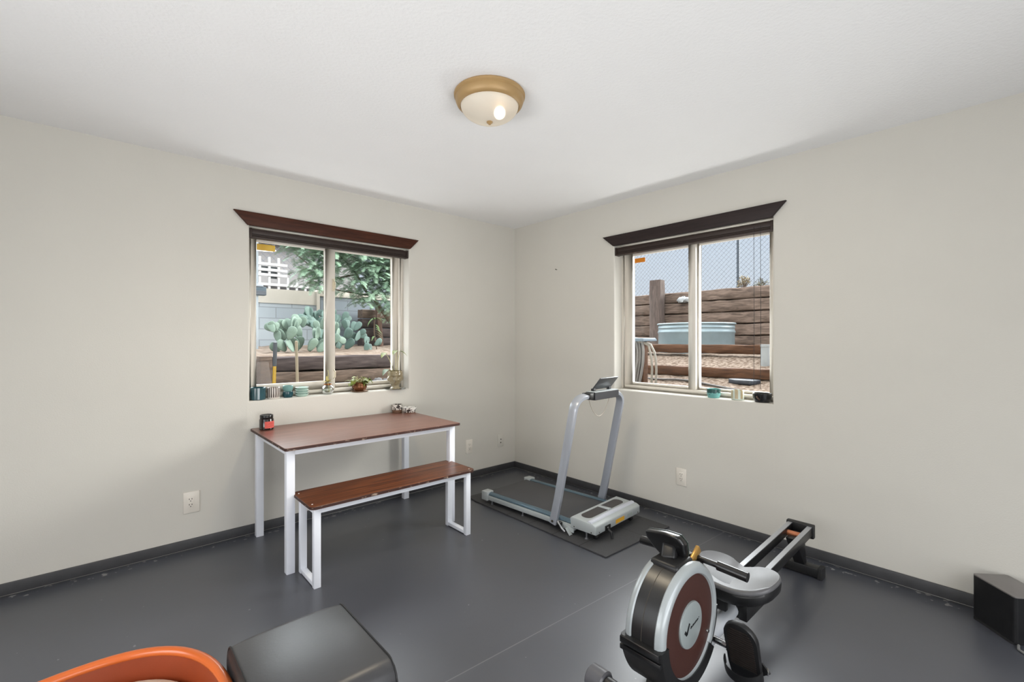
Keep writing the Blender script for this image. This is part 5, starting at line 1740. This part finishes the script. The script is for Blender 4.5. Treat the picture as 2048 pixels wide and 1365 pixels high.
# galvanised stock tank
t = thing('stock_tank', 'round galvanised stock tank behind a brown timber rail', 'tank', (2.62, -0.63, 1.135))
m_galvt = M('galvanised_sheet', (115, 129, 134), rough=0.42, metal=0.25, namt=0.06, nscale=18)
tk = obj('wall', MB().lathe([(0.455, 0.0), (0.462, 0.0), (0.462, 0.25), (0.470, 0.262), (0.470, 0.278), (0.462, 0.290), (0.462, 0.315), (0.469, 0.325), (0.462, 0.338), (0.462, 0.368), (0.455, 0.368), (0.450, 0.02), (0.0, 0.02)], n=64), m_galvt, t)
rim_ = [(0.468 * math.cos(2 * PI * k / 64), 0.468 * math.sin(2 * PI * k / 64), 0.372) for k in range(65)]
obj('rolled_rim', MB().tube(rim_, 0.012, n=10, caps=False), m_galvt, tk)
# white rag on the timbers
mb = MB().sphere((0, 0, 0), 0.045, 0.105, 0.05, 18, 9)
mb.v = [(a + rnd.uniform(-0.010, 0.010), b + rnd.uniform(-0.012, 0.012), max(-0.045, c + rnd.uniform(-0.018, 0.010))) for a, b, c in mb.v]
o = obj('rag', mb, M('white_cloth', (145, 147, 147), rough=0.9), smooth=60)
o.location = (3.530, 0.005, 1.925)
tag(o, 'crumpled white rag caught on the bank timbers left of the window divider', 'rag')
# hose bundle hung on a post
t = thing('garden_hose', 'thick bundle of grey garden hose hanging at the left of the right window', 'hose', (0.75, -0.88, 0.865))
m_hose = M('grey_hose', (95, 93, 92), rough=0.5, namt=0.06)
HO = Vector((0.75, -0.88, 0.865))
def hp(l_): return [tuple(Vector(p) - HO) for p in l_]
for k in range(7):
    dy = 0.030 * k
    pts_ = []
    x = 0.75 + 0.014 * (k % 3)
    y_in, y_out = -0.74 + 0.00 * k, -0.885 - 0.021 * k
    for q in range(13):
        a = PI * q / 12
        yy = (y_in + y_out) / 2 + (y_in - y_out) / 2 * math.cos(a)
        zz = 1.262 + 0.004 * k + 0.035 * math.sin(a)
        pts_.append((x, yy, zz))
    yb = y_out + 0.03
    pts_ += [(x, y_out - 0.012, 1.20), (x, y_out - 0.010, 1.10), (x, y_out + 0.010, 0.98), (x, yb, 0.885)]
    obj('hose_loop', MB().tube(hp(pts_), 0.0125, n=10), m_hose, t)
for yo, zo in ((-1.105, 1.282), (-1.150, 1.290)):
    pts_ = [(0.76, -0.93, 1.285), (0.76, -1.00, zo), (0.76, (yo - 1.02) / 2 - 0.01, zo - 0.030), (0.76, yo + 0.016, 1.19), (0.76, yo, 1.12), (0.76, yo - 0.006, 1.02), (0.76, yo + 0.002, 0.86)]
    obj('hose_loop', MB().tube(hp(pts_), 0.011, n=10), M('beige_hose', (109, 105, 98), rough=0.5), t)
t = thing('hose_hanger', 'brown post with a blue-grey lid holding the hose bundle', 'hose hanger', (0.80, -0.95, 0.865))
obj('post', MB().box(-0.03, 0.05, -0.062, -0.02, 0.0, 0.41), m_rail_br, t, bevel=0.004)
obj('lid', MB().prism([(-0.12, 0.425), (0.12, 0.425), (0.13, 0.437), (0.10, 0.458), (-0.12, 0.455)], -0.115, 0.16, 'xz'), M('blue_grey_lid', (76, 89, 100), rough=0.5), t, bevel=0.004)
obj('arm', MB().box(-0.035, 0.035, -0.06, 0.14, 0.385, 0.425), m_black_metal, t)
o = obj('hose', MB().tube([(0.14, 0.40, 0.012), (0.08, 0.18, 0.012), (0.04, 0.02, 0.016), (0.06, -0.10, 0.022), (0.06, -0.22, 0.020), (-0.01, -0.40, 0.010), (-0.12, -0.66, -0.006), (-0.22, -0.95, -0.020), (-0.40, -1.15, -0.045)], 0.011, n=10), M('dark_hose', (56, 51, 48), rough=0.6))
o.location = (0.95, -1.12, 0.895)
tag(o, 'dark hose snaking over the gravel below the brown timber edging', 'hose')
mb = MB().prism([(-0.09, -0.10), (0.05, -0.13), (0.10, -0.02), (0.07, 0.10), (-0.03, 0.12), (-0.09, 0.03)], -0.01, 0.030, 'xy')
o = obj('plastic_sheet', mb, M('slate_plastic_sheet', (36, 40, 48), rough=0.5, bump=0.4, bscale=20, bdist=0.02), bevel=0.008)
o.location = (1.13, -1.80, 0.92)
tag(o, 'dark slate plastic sheet crumpled on gravel above the black bowl', 'sheet')
o = obj('drain_pipe', MB().tube([(0, 0, 0), (0, 0, 0.27)], 0.040, n=20).tube([(0, 0, 0.25), (0, 0, 0.275)], 0.044, n=20), M('pale_grey_pipe', (121, 124, 125), rough=0.5))
o.location = (1.62, -1.815, 0.985)
tag(o, 'pale grey pipe standing upright at the right edge of the right window', 'pipe')
# dry shrubs on the skyline
def shrub(label, loc, rx, rz_, mat, n, seed):
    rn = random.Random(seed)
    t = thing('shrub', label, 'shrub', loc)
    st_ = MB()
    lf = MB()
    for k in range(n):
        a = rn.uniform(0, 2 * PI)
        q = math.sqrt(rn.random())
        p = Vector((rx * q * math.cos(a), rx * q * math.sin(a), rz_ * (0.35 + 0.65 * rn.random()) * (1 - 0.4 * q)))
        if k % 6 == 0:
            st_.tube([(0, 0, 0), tuple(p * 0.5 + Vector((0, 0, 0.03))), tuple(p)], 0.004, n=5)
        for j in range(3):
            leaf(lf, p, (rn.uniform(-1, 1), rn.uniform(-1, 1), rn.uniform(-0.2, 1)), rn.uniform(0.03, 0.06), 0.014, 0.2)
    obj('stem', st_, m_bark, t)
    obj('foliage', lf, mat, t, weld=False)
    return t
shrub('round yellow dry shrub on the skyline right of the grey fence post', (6.4, 0.22, 2.30), 0.12, 0.33, M('straw_foliage', (137, 123, 87), rough=0.8, rgb2=(149, 137, 108), nscale=9), 130, 8)
shrub('low grey-green shrub on the skyline at the far right of the window', (6.4, -0.10, 2.30), 0.14, 0.21, M('sage_foliage', (102, 102, 83), rough=0.8, rgb2=(121, 117, 102), nscale=9), 90, 9)
